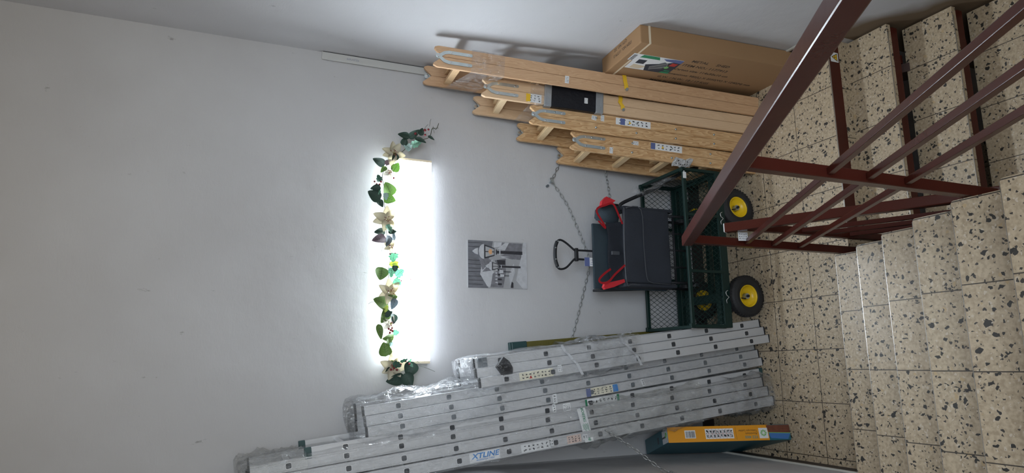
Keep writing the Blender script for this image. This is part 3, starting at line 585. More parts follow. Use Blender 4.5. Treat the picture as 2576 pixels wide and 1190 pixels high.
# ------------------------------------------------------------ cable trunking in the corner
du = thing('cable_trunking', (1.173, YB, bb), 'flat pale grey plastic cable trunking running up the back right corner', 'cable trunking')
bm = B(); box(bm, (1.150, YB-0.016, bb), (XR-0.002, YB, 2.715), bev=0.002); put('base', bm, M['duct'], du)
bm = B(); box(bm, (1.1465, YB-0.019, bb+0.001), (1.1925, YB-0.008, 2.713), bev=0.002); cv = put('cover', bm, M['duct'], du)
bm = B(); box(bm, (1.1935, YB-0.0175, bb), (1.1955, YB-0.0155, 2.71)); put('seam', bm, M['ink'], cv)
bm = B(); marks(bm, frame((1.176, YB-0.0195, 2.495), (0, 0, 1), (-1, 0, 0)), 0, 0, 0.075, 0.014, 9, 2, seed=5); put('print', bm, M['navy'], cv)

# ------------------------------------------------------------ wooden double ladders
def lad_frame(N0, N1, yaw=0.0):
    N0 = V(N0); ez = (V(N1)-N0).normalized(); ex = V((math.cos(yaw), -math.sin(yaw), 0)); ex = (ex-ez*ex.dot(ez)).normalized(); ey = ez.cross(ex)
    return Matrix(((ex.x, ey.x, ez.x, N0.x), (ex.y, ey.y, ez.y, N0.y), (ex.z, ey.z, ez.z, N0.z), (0, 0, 0, 1)))
def wood_ladder(N0, N1, W, wood, label, bolts_near, first=0.15, yaw=0.0):
    F = lad_frame(N0, N1, yaw); H = (V(N1)-V(N0)).length
    t = thing('wooden_ladder', (F @ V((0, W/2, 0))), label, 'ladder', 'folded wooden ladders leaning in the right corner')
    mw, mr = M[wood], M[wood+'r']
    PM = F @ Matrix(((1, 0, 0, 0), (0, 0, 1, 0), (0, 1, 0, 0), (0, 0, 0, 1)))       # outline x,y -> u,w ; depth -> v
    rails = []
    for s in (-1, 1):
        out = [(s*0.0007, 0), (s*0.0612, 0), (s*0.0612, H-0.022), (s*0.052, H-0.001), (s*0.043, H), (s*0.0007, H-0.050)]
        for v0 in (0.0, W-0.023):
            bm = B(); prism(bm, out, PM, v0, v0+0.023)
            es = [e for e in bm.edges if e.is_manifold and e.calc_face_angle(0) > 1.2 and e.calc_length() > 0.5]
            bmesh.ops.bevel(bm, geom=es, offset=0.0018, segments=2, affect='EDGES')
            r_ = put('rail', bm, mw, t); rails.append((s, v0, r_))
    z = H-first; zs = []
    while z > 0.1: zs.append(z); z -= 0.27
    for z in zs:
        for s in (-1, 1):
            bm = B(); box(bm, (s*0.031-0.012, 0.018, z-0.021), (s*0.031+0.012, W-0.018, z+0.021), F, bev=0.003); put('rung', bm, mr, t)
    for s, v0, r_ in rails:
        near = v0 == 0.0
        if near and not bolts_near: continue
        vf = 0.0 if near else v0
        for z in zs:
            bm = B(); tube(bm, [F @ V((s*0.031, vf+0.001, z)), F @ V((s*0.031, vf-0.003, z)), F @ V((s*0.031, vf-0.0055, z))], 0.007, 10, radii=[0.0075, 0.007, 0.003])
            put('bolt', bm, M['zinc'], r_, smooth=True)
    def hinge(vf, sg):
        for s in (-1, 1):
            path = [(0, H-0.020), (s*0.006, H-0.036), (s*0.024, H-0.060), (s*0.030, H-0.085), (s*0.030, H-0.215)]
            wd = 0.0095
            L1 = []; L2 = []
            for i, (x, z_) in enumerate(path):
                a = V(path[max(i-1, 0)]); b_ = V(path[min(i+1, len(path)-1)]); d = (b_-a).normalized(); nn = V((-d.y, d.x))
                L1.append((x+nn.x*wd, z_+nn.y*wd)); L2.append((x-nn.x*wd, z_-nn.y*wd))
            cap_ = [(path[-1][0]+wd*math.cos(a), path[-1][1]+wd*math.sin(a)) for a in [PI*(1+k/6) for k in range(1, 6)]]
            if s < 0: pass
            bm = B()
            pts = L1 + (cap_ if L1[-1][0] < path[-1][0] else cap_[::-1]) + L2[::-1]
            o1 = 0.0005 if s > 0 else 0.0035
            prism(bm, pts, PM, vf-sg*o1, vf-sg*(o1+0.0028))
            h = put('hinge', bm, M['zinc'], t, 'zinc plated hinge arm')
            for (x, z_, o2, rr_) in ((s*0.030, H-0.203, o1+0.006, 0.0055), (s*0.030, H-0.098, o1+0.006, 0.0055)) + (((0, H-0.022, 0.011, 0.008),) if s > 0 else ()):
                bm = B(); tube(bm, [F @ V((x, vf, z_)), F @ V((x, vf-sg*o2, z_))], rr_, 10); put('rivet', bm, M['steel'], h)
        bm = B(); tube(bm, [F @ V((0, vf-sg*0.0005, H-0.022)), F @ V((0, vf-sg*0.0066, H-0.022))], 0.0145, 16); put('hinge_pivot', bm, M['zinc'], t)
    hinge(0.0, 1); hinge(W, -1)
    return t, F, H
w1, F1, H1 = wood_ladder((0.985, 0.292, 0), (1.082, 0.530, 2.146), 0.395, 'pine1', 'tallest folded wooden ladder, nearest the right wall beside the carton', False, yaw=0.115)
w2, F2, H2 = wood_ladder((0.862, 0.318, 0), (0.977, 0.613, 1.822), 0.317, 'pine2', 'pale folded wooden ladder with a black wrapped bundle taped round it', False)
w3, F3, H3 = wood_ladder((0.735, 0.335, 0), (0.835, 0.585, 1.523), 0.343, 'pine3', 'strongly grained folded wooden ladder, third from the right wall, with a long white label', True, 0.155)
w4, F4, H4 = wood_ladder((0.608, 0.362, 0), (0.710, 0.598, 1.241), 0.330, 'pine3', 'shortest folded wooden ladder, beside the garden cart', True, 0.135)
def face(F, u, w_, v=0.0): # frame on the near face: x runs down the ladder, y to the right
    return F @ Matrix(((0, 1, 0, u), (0, 0, -1, v-0.0006), (-1, 0, 0, w_), (0, 0, 0, 1)))
def sticker(F, u, w_, l, h, parent, m_='white', nx=6, ny=2, seed=1, v=0.0, name='label', bar_=None, rot=0.0):
    P_ = face(F, u, w_, v) @ Matrix.Rotation(rot, 4, 'Z')
    bm = B(); box(bm, (0, -h/2, 0), (l, h/2, 0.0007), P_); s = put(name, bm, M[m_], parent)
    bm = B(); marks(bm, P_, l*0.05, -h*0.4, l*0.9, h*0.8, nx, ny, seed=seed, d=0.0012); put('print', bm, M['ink'], s)
    if bar_:
        x0, x1, mm = bar_; bm = B(); box(bm, (l*x0, -h*0.46, 0), (l*x1, h*0.46, 0.0014), P_); put('printed_field', bm, M[mm], s)
    return s, P_
s, P_ = sticker(F3, 0.031, H3-0.555, 0.235, 0.045, w3, nx=7, ny=2, seed=4, bar_=(0.13, 0.26, 'navy'))
bm = B(); prism(bm, [(0.088, -0.012), (0.104, -0.004), (0.090, 0.008)], P_, 0, 0.0017); put('warning_mark', bm, M['yellow'], s)
sticker(F3, 0.033, H3-0.395, 0.032, 0.028, w3, nx=2, ny=3, seed=5, rot=-0.15); sticker(F3, 0.036, H3-0.455, 0.022, 0.040, w3, nx=2, ny=4, seed=6)
s, P_ = sticker(F4, 0.031, H4-0.530, 0.215, 0.045, w4, nx=7, ny=2, seed=7, bar_=(0.0, 0.14, 'navy'))
bm = B(); prism(bm, [(0.075, -0.012), (0.091, -0.004), (0.077, 0.008)], P_, 0, 0.0017); put('warning_mark', bm, M['yellow'], s)
sticker(F4, -0.036, H4-0.255, 0.022, 0.040, w4, nx=2, ny=4, seed=8); sticker(F4, 0.034, H4-0.41, 0.036, 0.026, w4, nx=3, ny=2, seed=9)
sticker(F2, -0.03, H2-0.285, 0.085, 0.055, w2, nx=3, ny=3, seed=10, bar_=(-0.14, 0.18, 'yellow'))
sticker(F1, -0.02, H1-0.80, 0.026, 0.045, w1, nx=2, ny=4, seed=11)
# cloudy film wound round the tops of the two tallest ladders
def wind(F, w0, w1_, W, slant, parent, hw=0.066, m_='film3'):
    bm = B(); n = 10
    ring = [(-hw, -0.004), (hw, -0.004), (hw, W+0.004), (-hw, W+0.004)]
    rr = []
    for j in range(n+1):
        f = j/n; row = []
        for k, (u, v) in enumerate(ring):
            z = w0+(w1_-w0)*f + slant*(v/W) + 0.004*math.sin(k*2.1+j*1.3)
            row.append(bm.verts.new(F @ V((u+(0.003*math.sin(j*2.3+k) if u < 0 else 0.001*math.sin(j)), v-(0.002*abs(math.sin(j*1.7+k)) if v < 0.1 else 0), z))))
        rr.append(row)
    for j in range(n):
        for k in range(4): bm.faces.new((rr[j][k], rr[j][(k+1) % 4], rr[j+1][(k+1) % 4], rr[j+1][k]))
    return put('plastic_wrap', bm, M[m_], parent, 'clear plastic film wound round the rails')
wind(F1, H1-0.42, H1-0.22, 0.395, 0.09, w1); wind(F2, H2-0.52, H2-0.30, 0.317, 0.02, w2)

# black wrapped bundle taped to the second ladder
bk = thing('wrapped_bundle', F2 @ V((0, 0, H2-0.76)), 'black plastic wrapped bundle with silver tape ends, tied across the pale wooden ladder', 'bundle')
bm = B(); box(bm, (-0.069, -0.016, H2-0.75), (0.069, 0.0-0.001, H2-0.42), F2, bev=0.006); 
box(bm, (-0.070, -0.012, H2-0.74), (-0.0625, 0.30, H2-0.43), F2, bev=0.002); box(bm, (0.0625, -0.012, H2-0.74), (0.066, 0.30, H2-0.43), F2, bev=0.001)
put('wrapping', bm, M['dust'], bk)
for z0, z1 in ((H2-0.765, H2-0.715), (H2-0.43, H2-0.385)):
    bm = B(); box(bm, (-0.071, -0.018, z0), (0.071, -0.0008, z1), F2, bev=0.004); box(bm, (-0.0725, -0.014, z0), (-0.0625, 0.305, z1), F2, bev=0.002); put('tape_band', bm, M['bagtape'], bk, 'crinkled silver tape')
s, P_ = sticker(F2, -0.005, H2-0.64, 0.022, 0.036, bk, nx=2, ny=3, seed=12, v=-0.017)
# yellow carrying loops bolted to the two tallest ladders
def loop(F, w_, parent, bend):
    bm = B()
    pts = [(0.064, w_+0.004), (0.045, w_+0.002), (0.02, w_-0.002+bend), (0.0, w_-0.01), (-0.022, w_-0.016)]
    wd = 0.013
    for v0 in (-0.006,):
        vs0 = []
        for i, (u, z_) in enumerate(pts):
            bow = -0.008*math.sin(PI*i/4)
            vs0.append([F @ V((u, v0+bow+0.002, z_+wd)), F @ V((u, v0+bow+0.002, z_-wd)), F @ V((u, v0+bow, z_-wd)), F @ V((u, v0+bow, z_+wd))])
        vv = [[bm.verts.new(p) for p in r] for r in vs0]
        for i in range(len(vv)-1):
            for k in range(4): bm.faces.new((vv[i][k], vv[i][(k+1) % 4], vv[i+1][(k+1) % 4], vv[i+1][k]))
        bm.faces.new(vv[0]); bm.faces.new(vv[-1][::-1])
    bmesh.ops.recalc_face_normals(bm, faces=bm.faces[:])
    s = put('carrying_loop', bm, M['yellow'], parent, 'yellow webbing loop')
    bm = B(); tube(bm, [F @ V((-0.024, -0.002, w_-0.018)), F @ V((-0.024, -0.012, w_-0.018))], 0.0095, 12); put('bolt', bm, M['zinc'], s)
loop(F1, 0.972, w1, 0.0); loop(F2, 0.965, w2, 0.01)

# ------------------------------------------------------------ big carton against the right wall
cu = V((0.004, 0.063, 1.117)).normalized()                 # up along the carton
cn = V((-1, 0, 0)); cn = (cn-cu*cn.dot(cu)).normalized()   # broad printed face looks left
cy = cu.cross(cn)*-1
cy = V((0, 1, 0)); cy = (cy-cu*cy.dot(cu)).normalized()
c0 = V((1.087, -0.09, 0.002))                               # near lower corner of the broad face
CF = Matrix(((1, cy.x, cu.x, c0.x), (0, cy.y, cu.y, c0.y), (0, cy.z, cu.z, c0.z), (0, 0, 0, 1)))  # local x thickness, y depth, z up
ct = thing('carton', (1.14, 0.14, 0.0), 'large brown carton printed METAL SHED, leaning on the right wall', 'box')
CW, CD, CH = 0.108, 0.465, 1.119
bm = B(); box(bm, (0, 0, 0.005), (CW, CD, CH), CF, bev=0.006); put('board', bm, M['card'], ct)
# face frame on the broad side: x runs down the carton, y towards the near edge
BF = CF @ Matrix(((0, 0, -1, -0.0004), (0, -1, 0, CD), (-1, 0, 0, CH), (0, 0, 0, 1)))
def bf(x, y): return BF @ Matrix.Translation((x, y, 0))
for s_, x, y, sz in (('METAL     SHED', 0.415, 0.335, 0.038), ('ITEM NO.: 1177913', 0.39, 0.275, 0.038), ('Carton size: 114x50x10 cm', 0.37, 0.215, 0.034), ('Dimensions: 980(L) X 2050(W) X 1240(H) mm', 0.35, 0.150, 0.032), ('G.W. / N.W.: 18 / 17 KGS', 0.33, 0.09, 0.034), ('MADE IN CHINA', 0.31, 0.035, 0.03)):
    text(s_, bf(x, y), sz, M['cardink'], ct, sx=1.02, bold=0.0004)
bm = B()
box(bm, (0.052, 0.0, 0), (0.064, CD, 0.0008), BF); put('tape_strip', bm, M['tape'], ct, 'pale fibre tape strip')
bm = B(); box(bm, (-0.0006, -0.0006, CH-0.066), (CW, -0.0004, CH-0.052), CF); put('tape_strip', bm, M['tape'], ct, 'pale fibre tape strip')
TF = CF @ Matrix(((0, -1, 0, CW), (-1, 0, 0, CD), (0, 0, 1, CH+0.0004), (0, 0, 0, 1)))   # top: x along depth towards the viewer
TF = frame(CF @ V((0.012, 0.12, CH+0.0005)), CF.to_3x3() @ V((0, 1, 0)), CF.to_3x3() @ V((-1, 0, 0)))
TF = frame(CF @ V((0.060, 0.10, CH+0.0005)), CF.to_3x3() @ V((0, 1, 0)), CF.to_3x3() @ V((-1, 0, 0)))
text('ITEM NO.: 1177913', TF, 0.026, M['cardink'], ct); text('QTY. NO. 2/2', TF @ Matrix.Translation((0.05, -0.034, 0)), 0.026, M['cardink'], ct)
LF = bf(0.07, 0.15)   # colour label: x down, y near
bm = B(); box(bm, (0, 0, 0), (0.30, 0.185, 0.0008), LF); lb = put('colour_label', bm, M['white'], ct, 'glossy colour label with a picture of a dark metal shed')
bm = B(); prism(bm, [(0.02, 0.15), (0.155, 0.15), (0.135, 0.183), (0.03, 0.183)], LF, 0, 0.0012); put('printed_field', bm, M['green'], lb)
bm = B(); prism(bm, [(0.13, 0.0), (0.30, 0.0), (0.30, 0.148), (0.255, 0.15), (0.205, 0.118), (0.10, 0.075)], LF, 0, 0.0013); put('printed_shadow', bm, M['navybox'], lb)
bm = B(); prism(bm, [(0.24, 0.183), (0.30, 0.183), (0.30, 0.145), (0.20, 0.15), (0.17, 0.17)], LF, 0, 0.0014); put('printed_sky', bm, M['navy'], lb)
bm = B(); prism(bm, [(0.135, 0.062), (0.145, 0.03), (0.225, 0.045), (0.228, 0.12), (0.20, 0.135)], LF, 0, 0.0017); put('printed_shed', bm, M['greyp'], lb)
bm = B()
for a, b_ in (((0.14, 0.05), (0.225, 0.125)), ((0.15, 0.022), (0.238, 0.085)), ((0.225, 0.125), (0.238, 0.085))):
    bar(bm, LF @ V((*a, 0.0018)), LF @ V((*b_, 0.0018)), 0.003, 0.0008, up=LF.to_3x3() @ V((0, 0, 1)))
put('printed_frame', bm, M['zinc'], lb)
bm = B(); prism(bm, [(0.245, 0.10), (0.285, 0.10), (0.288, 0.135), (0.25, 0.138)], LF, 0, 0.0019); put('printed_badge', bm, M['red'], lb)
bm = B(); prism(bm, [(0.243+0.014*math.cos(2*PI*i/14), 0.075+0.016*math.sin(2*PI*i/14)) for i in range(14)], LF, 0, 0.0019); put('printed_spot', bm, M['lime'], lb)
bm = B(); prism(bm, [(0.235, 0.002), (0.298, 0.002), (0.298, 0.02), (0.245, 0.02)], LF, 0, 0.0019); prism(bm, [(0.25, 0.03), (0.29, 0.03), (0.288, 0.042), (0.252, 0.042)], LF, 0, 0.0019); put('printed_field', bm, M['green'], lb)
bm = B(); box(bm, (0.03, 0.075, 0), (0.085, 0.125, 0.0013), LF, bev=0.0); put('printed_shed', bm, M['navybox'], lb)
bm = B(); prism(bm, [(0.025, 0.01), (0.09, 0.01), (0.12, 0.05), (0.03, 0.06)], LF, 0, 0.0011); put('printed_field', bm, M['tape'], lb)
bm = B(); box(bm, (-0.035, 0.10, 0), (0.0, 0.185, 0.0009), LF); bl = put('barcode_label', bm, M['white'], ct)
bm = B(); [box(bm, (-0.03+0.0, 0.105+0.006*i, 0), (-0.005, 0.105+0.006*i+(0.002 if i % 3 else 0.004), 0.0014), LF) for i in range(12)]; put('print', bm, M['ink'], bl)

# ------------------------------------------------------------ aluminium ladders on the left
def alu_frame(N0, N2, H):
    """N0 and N2 are the near face of the leftmost section at heights 0 and 2 m"""
    N0 = V(N0); d = (V(N2)-N0).normalized()
    return lad_frame(N0, N0+d*H)
def alu_ladder(F, secs, fw, z0, step, groove, label, cap_mat='blackp', hole='plug', top_cap=True, cap_h=0.007):
    """secs: (u, near v, far v, bottom w, top w)"""
    s0 = secs[0]
    t = thing('aluminium_ladder', F @ V((s0[0]/2+secs[-1][0]/2, (s0[1]+s0[2])/2, 0)), label, 'ladder', 'aluminium ladders leaning in the left corner')
    h = fw/2; g = 0.0016
    prof = [(-h, 0.002), (-h+0.002, 0)] + ([(-h+0.008, 0), (-h+0.0085, g), (-h+0.0105, g), (-h+0.011, 0), (h-0.011, 0), (h-0.0105, g), (h-0.0085, g), (h-0.008, 0)] if groove else [(-h+0.004, 0), (-h+0.0045, 0.0006), (h-0.0045, 0.0006), (h-0.004, 0)]) + [(h-0.002, 0), (h, 0.002), (h, 0.022), (-h, 0.022)]
    for si, (u, v0, v1, b0, b1) in enumerate(secs):
        for near in (1, 0):
            pr_ = prof if near else [(x, -y) for x, y in prof[::-1]]
            vv = v0 if near else v1
            bm = B(); prism(bm, [(u+x, vv+y) for x, y in pr_], F, b0, b1)
            r_ = put('rail', bm, M['alu'], t)
            if top_cap:
                sg = 1 if near else -1
                for (ca, cb) in ((b1-cap_h, b1+0.004), (b0-0.003, b0+cap_h*0.8)):
                    bm = B(); lo = vv-0.0025*sg; hi = vv+0.0245*sg
                    box(bm, (u-h-0.002, min(lo, hi), ca), (u+h+0.002, max(lo, hi), cb), F, bev=0.003); put('end_cap', bm, M[cap_mat], r_)
        z = z0
        while z < b1-0.05:
            if z > b0:
                bm = B(); prism(bm, [(u+x, z+y) for x, y in rrect(0.030, 0.030, 0.008)], F @ Matrix(((1, 0, 0, 0), (0, 0, 1, 0), (0, 1, 0, 0), (0, 0, 0, 1))), v0-0.0012, v1+0.0012)
                r_ = put('rung', bm, M['alurim'], t)
                bm = B(); prism(bm, [(u+x, z+y) for x, y in rrect(0.0255, 0.0255, 0.0065)], F @ Matrix(((1, 0, 0, 0), (0, 0, 1, 0), (0, 1, 0, 0), (0, 0, 0, 1))), v0-0.0018, v0-0.0011)
                put('rung_plug', bm, M[hole], r_)
            z += step
    return t
M['plug_grey'] = mat('rung_hole_grey', (0.10, 0.115, 0.13), 0.5)
PO = 0.050
FA = alu_frame((-0.522, 0.367, 0), (-0.766, 0.453, 2.0), 1.93)
la = alu_ladder(FA, [(0, 0, 0.40, 0.0, 1.925), (PO, 0.032, 0.385, 0.0, 1.93), (2*PO, 0.064, 0.37, 0.0, 1.925)], 0.0485, 0.142, 0.272, False, 'three section aluminium ladder bound with two white straps, next to the garden cart')
FB = alu_frame((-0.663, 0.442, 0), (-0.922, 0.517, 2.0), 2.50)
lbd = alu_ladder(FB, [(0, 0, 0.37, 0.0, 2.50), (PO, 0.025, 0.36, 0.0, 2.50), (2*PO, 0.05, 0.35, 0.0, 2.50)], 0.0485, 0.143, 0.272, False, 'tall three section aluminium ladder, its top loosely bagged in clear film below the garland', hole='plug_grey')
FC = alu_frame((-0.730, 0.452, 0), (-0.975, 0.515, 2.0), 2.80)
lc = alu_ladder(FC, [(0, 0, 0.37, 0.0, 2.79)], 0.052, 0.143, 0.273, False, 'single aluminium ladder with dark petrol green end caps', 'petrol', cap_h=0.03)
FD = alu_frame((-0.902, 0.372, 0), (-1.135, 0.440, 2.0), 3.05)
ld = alu_ladder(FD, [(0, 0, 0.46, 0.0, 3.03), (0.058, 0.035, 0.45, 0.0, 3.04), (0.114, 0.07, 0.44, 0.0, 3.03)], 0.055, 0.142, 0.271, True, 'tallest three section aluminium ladder, nearest the left wall, with a blue lettered label')
# labels on the aluminium ladders
s, P_ = sticker(FA, 0.0, 1.70, 0.20, 0.043, la, 'cream', nx=8, ny=2, seed=21, name='instruction_label')
bm = B(); prism(bm, [(0.056, -0.016), (0.074, -0.016), (0.065, 0.0)], P_, 0, 0.0017); put('warning_mark', bm, M['red'], s)
sticker(FA, 0.012, 1.47, 0.024, 0.038, la, nx=2, ny=3, seed=22)
s, P_ = sticker(FB, 0.0, 1.265, 0.205, 0.045, lbd, 'cream', nx=7, ny=3, seed=23, name='instruction_label', bar_=(0.84, 1.0, 'blue'))
bm = B(); box(bm, (0, -0.0225, 0), (0.028, 0.0225, 0.0015), P_); put('printed_field', bm, M['navy'], s)
sticker(FB, 0.0, 0.90, 0.020, 0.042, lbd, nx=1, ny=3, seed=24, rot=0.25)
s, P_ = sticker(FC, 0.004, 1.27, 0.22, 0.036, lc, 'white', nx=8, ny=1, seed=25, name='instruction_label')
bm = B(); box(bm, (0, -0.018, 0), (0.012, 0.018, 0.0015), P_); box(bm, (0.205, -0.018, 0), (0.22, 0.018, 0.0015), P_); put('printed_field', bm, M['green'], s)
sticker(FC, 0.0, 1.41, 0.045, 0.042, lc, nx=4, ny=4, seed=26); sticker(FC, 0.006, 1.475, 0.020, 0.045, lc, nx=1, ny=3, seed=27)
sticker(FB, 0.0, 1.475, 0.026, 0.052, lbd, nx=1, ny=3, seed=28)
s, P_ = sticker(FD, 0.002, 2.00, 0.165, 0.042, ld, nx=1, ny=1, seed=29, name='lettered_label') if False else (None, None)
P_ = face(FD, 0.002, 1.985)
bm = B(); box(bm, (0, -0.0235, 0), (0.165, 0.0235, 0.0007), P_); s = put('lettered_label', bm, M['white'], ld)
text('XTLINE', P_ @ Matrix.Translation((0.012, -0.006, 0.0009)), 0.036, M['blue'], s, sx=1.22, bold=0.0008, shear=0.25)
text('PROFESSIONAL TOOLS', P_ @ Matrix.Translation((0.036, -0.018, 0.0009)), 0.0095, M['blue'], s, bold=0.0001)
sticker(FD, 0.0, 1.70, 0.17, 0.042, ld, nx=6, ny=2, seed=30, name='pictogram_label'); sticker(FD, 0.006, 1.535, 0.022, 0.038, ld, nx=2, ny=2, seed=31)
M['pink'] = mat('pinkish_paper', (0.66, 0.50, 0.44), 0.6)
sticker(FD, 0.0, 1.43, 0.085, 0.042, ld, 'pink', nx=4, ny=3, seed=32, name='printed_label'); sticker(FD, 0.0, 1.335, 0.03, 0.03, ld, nx=2, ny=1, seed=33)
# printed tape wrapped across the tallest ladder
P_ = frame(FD @ V((-0.029, -0.0055, 1.300)), FD.to_3x3() @ V((1, 0.29, 0.0)), FD.to_3x3() @ V((0, 0, 1)))
bm = B(); box(bm, (0, -0.026, 0), (0.185, 0.026, 0.0006), P_); s = put('printed_tape', bm, M['white'], ld, 'white tape printed TREBOR in green')
text('TREBOR', P_ @ Matrix.Translation((0.105, -0.012, 0.0008)), 0.022, M['green'], s, bold=0.0005, shear=0.2); text('BOR', P_ @ Matrix.Translation((0.004, -0.012, 0.0008)), 0.022, M['green'], s, bold=0.0005, shear=0.2)
bm = B(); [box(bm, (0.055+0.007*(i % 3), -0.018+0.006*i, 0), (0.10-0.004*(i % 2), -0.0155+0.006*i, 0.0009), P_) for i in range(6)]; put('print', bm, M['green'], s)
# white straps round the strapped ladder
for wz, sl_ in ((1.335, 0.07), (0.955, 0.07)):
    path = [(-0.026, 0.41), (-0.0262, -0.003), (0.026, -0.0035), (0.05, 0.028), (0.076, 0.031), (0.10, 0.060), (0.1262, 0.063), (0.1265, 0.38)]
    bm = B(); prev = None
    rows = []
    for i, (u, v) in enumerate(path):
        z = wz + sl_*(u+0.025)/0.15 - (0.01 if i in (0, 7) else 0)
        v2 = v-0.017 if v < 0.3 else v; u2 = u-0.012 if i < 2 else (u+0.010 if i > 5 else u)
        rows.append([bm.verts.new(FA @ V((u2, v2, z-0.008))), bm.verts.new(FA @ V((u2, v2, z+0.008)))])
    for i in range(len(rows)-1): bm.faces.new((rows[i][0], rows[i+1][0], rows[i+1][1], rows[i][1]))
    bmesh.ops.solidify(bm, geom=bm.faces[:], thickness=-0.0012)
    bmesh.ops.recalc_face_normals(bm, faces=bm.faces[:])
    put('strap', bm, M['strap'], la, 'flat white plastic strap')
# black hinge lock and grey foam block at the head of the strapped ladder
bm = B(); prism(bm, [(0.030, 1.76), (0.085, 1.71), (0.128, 1.745), (0.10, 1.80), (0.062, 1.80)] if False else [(0.022, 1.735), (0.020, 1.79), (0.070, 1.82), (0.118, 1.775), (0.090, 1.745), (0.055, 1.73)],
              FA @ Matrix(((1, 0, 0, 0), (0, 0, 1, 0), (0, 1, 0, 0), (0, 0, 0, 1))), 0.000, 0.026); put('hinge_lock', bm, M['blackp'], la, 'black plastic hinge lock')
bm = B(); box(bm, (0.078, 0.045, 1.855), (0.127, 0.062, 1.905), FA, bev=0.002); put('foam_pad', bm, M['greyp'], la)
# ------------------------------------------------------------ crinkled film bags
def bag(parent, F, u0, u1, v0, v1, w0, w1_, amp, m_, seed, nu=26, nw=60, taper=0.0, name='plastic_wrap'):
    rnd = random.Random(seed); ph = [rnd.uniform(0, 6.28) for _ in range(12)]
    bm = B(); per = []
    nside = 14
    for i in range(nside): per.append((u0+(u1-u0)*i/nside, v0, 0, -1))
    for i in range(10): per.append((u1, v0+(v1-v0)*i/10, 1, 0))
    for i in range(nside): per.append((u1-(u1-u0)*i/nside, v1, 0, 1))
    for i in range(10): per.append((u0, v1-(v1-v0)*i/10, -1, 0))
    np_ = len(per); rows = []
    for j in range(nw+1):
        f = j/nw; z = w0+(w1_-w0)*f; row = []
        sq = 1.0 - taper*max(0, (f-0.93)/0.07)**2
        for i, (u, v, nx_, ny_) in enumerate(per):
            a = i/np_*2*PI
            d = amp*(0.5+0.5*math.sin(3*a+ph[0]+7*f)) * (0.5+0.5*math.sin(17*f+ph[1]+2*a)) + 0.45*amp*abs(math.sin(11*a+ph[2]+23*f)) + 0.3*amp*abs(math.sin(5*a-41*f+ph[3])) + rnd.uniform(0, 0.12)*amp
            uc = (u0+u1)/2; vc = (v0+v1)/2
            row.append(bm.verts.new(F @ V((uc+(u-uc)*sq+nx_*d, vc+(v-vc)*sq+ny_*d, z+0.3*amp*math.sin(2*a+ph[4])))))
        rows.append(row)
    for j in range(nw):
        for i in range(np_): bm.faces.new((rows[j][i], rows[j][(i+1) % np_], rows[j+1][(i+1) % np_], rows[j+1][i]))
    if taper: bm.faces.new(rows[-1])
    bmesh.ops.recalc_face_normals(bm, faces=bm.faces[:])
    return put(name, bm, M[m_], parent, 'crinkled clear plastic film', smooth=True)
bag(la, FA, -0.030, 0.131, -0.007, 0.405, 0.93, 1.96, 0.010, 'film', 1, taper=0.15)
bag(la, FA, -0.031, 0.131, -0.010, 0.405, 0.97, 1.30, 0.022, 'film', 11, nw=30)
bag(lbd, FB, -0.031, 0.131, -0.006, 0.375, 0.05, 2.54, 0.012, 'film', 2, nw=110, taper=0.15)
bag(lbd, FB, -0.033, 0.140, -0.012, 0.380, 1.75, 2.55, 0.034, 'film', 12, nw=44, taper=0.1)
bag(ld, FD, -0.034, 0.148, -0.006, 0.465, 0.0, 3.08, 0.014, 'film', 3, nw=120, taper=0.2)
bag(ld, FD, -0.036, 0.155, -0.014, 0.468, 0.55, 1.30, 0.026, 'film2', 13, nw=40)
bag(ld, FD, -0.034, 0.150, -0.012, 0.468, 2.78, 3.09, 0.024, 'film2', 14, nw=24, taper=0.2)
bag(ld, FD, -0.036, 0.155, -0.012, 0.30, 0.02, 0.32, 0.024, 'film', 15, nw=20)

# ------------------------------------------------------------ olive fibreglass ladder behind the strapped one
G0 = V((-0.435, 0.905, 0.0)); G1 = V((-0.552, 0.935, 1.535)); FG = lad_frame(G0, G1); HG = (G1-G0).length
og = thing('fibreglass_rail', G0, 'olive yellow ribbed fibreglass rail with petrol green cap, behind the strapped aluminium ladder', 'rail')
bm = B(); box(bm, (-0.022, -0.012, 0.0), (0.022, 0.012, HG-0.09), FG, bev=0.003); 
for i in range(60):
    z = 0.30+i*0.0185
    box(bm, (-0.017, -0.0136, z), (0.017, -0.0118, z+0.009), FG)
put('rail', bm, M['olive'], og)
bm = B(); box(bm, (-0.026, -0.016, HG-0.115), (0.026, 0.015, HG-0.012), FG, bev=0.005); box(bm, (-0.0255, -0.0155, HG-0.014), (0.0255, 0.0145, HG+0.002), FG, bev=0.004); put('end_cap', bm, M['petrol'], og, 'petrol green end cap')
bm = B(); box(bm, (-0.024, -0.014, 0.0), (0.024, 0.014, 0.08), FG, bev=0.004); put('foot', bm, M['petrol'], og)

# ------------------------------------------------------------ flat box in the left corner
bx = V((0.970, 0.245, 0)).normalized(); byv = V((-0.245, 0.970, 0)).normalized(); bz = V((0, 0.223, 0.73)).normalized()
byv = (byv-bz*byv.dot(bz)).normalized(); bx = byv.cross(bz)
b0 = V((-1.036, 0.267, 0.004))
QF = Matrix(((bx.x, byv.x, bz.x, b0.x), (bx.y, byv.y, bz.y, b0.y), (bx.z, byv.z, bz.z, b0.z), (0, 0, 0, 1)))
QW, QD, QH = 0.090, 0.46, 0.755
tb = thing('ladder_box', (-1.13, 0.45, 0), 'flat orange and teal cardboard box of a telescopic ladder, leaning in the left corner', 'box')
bm = B(); box(bm, (-QW, 0, 0), (0, QD, QH), QF, bev=0.002); put('board', bm, M['teal'], tb)
OF = QF @ Matrix(((0, -1, 0, 0.0), (0, 0, -1, -0.0005), (1, 0, 0, 0), (0, 0, 0, 1)))   # x up the box, y to the left
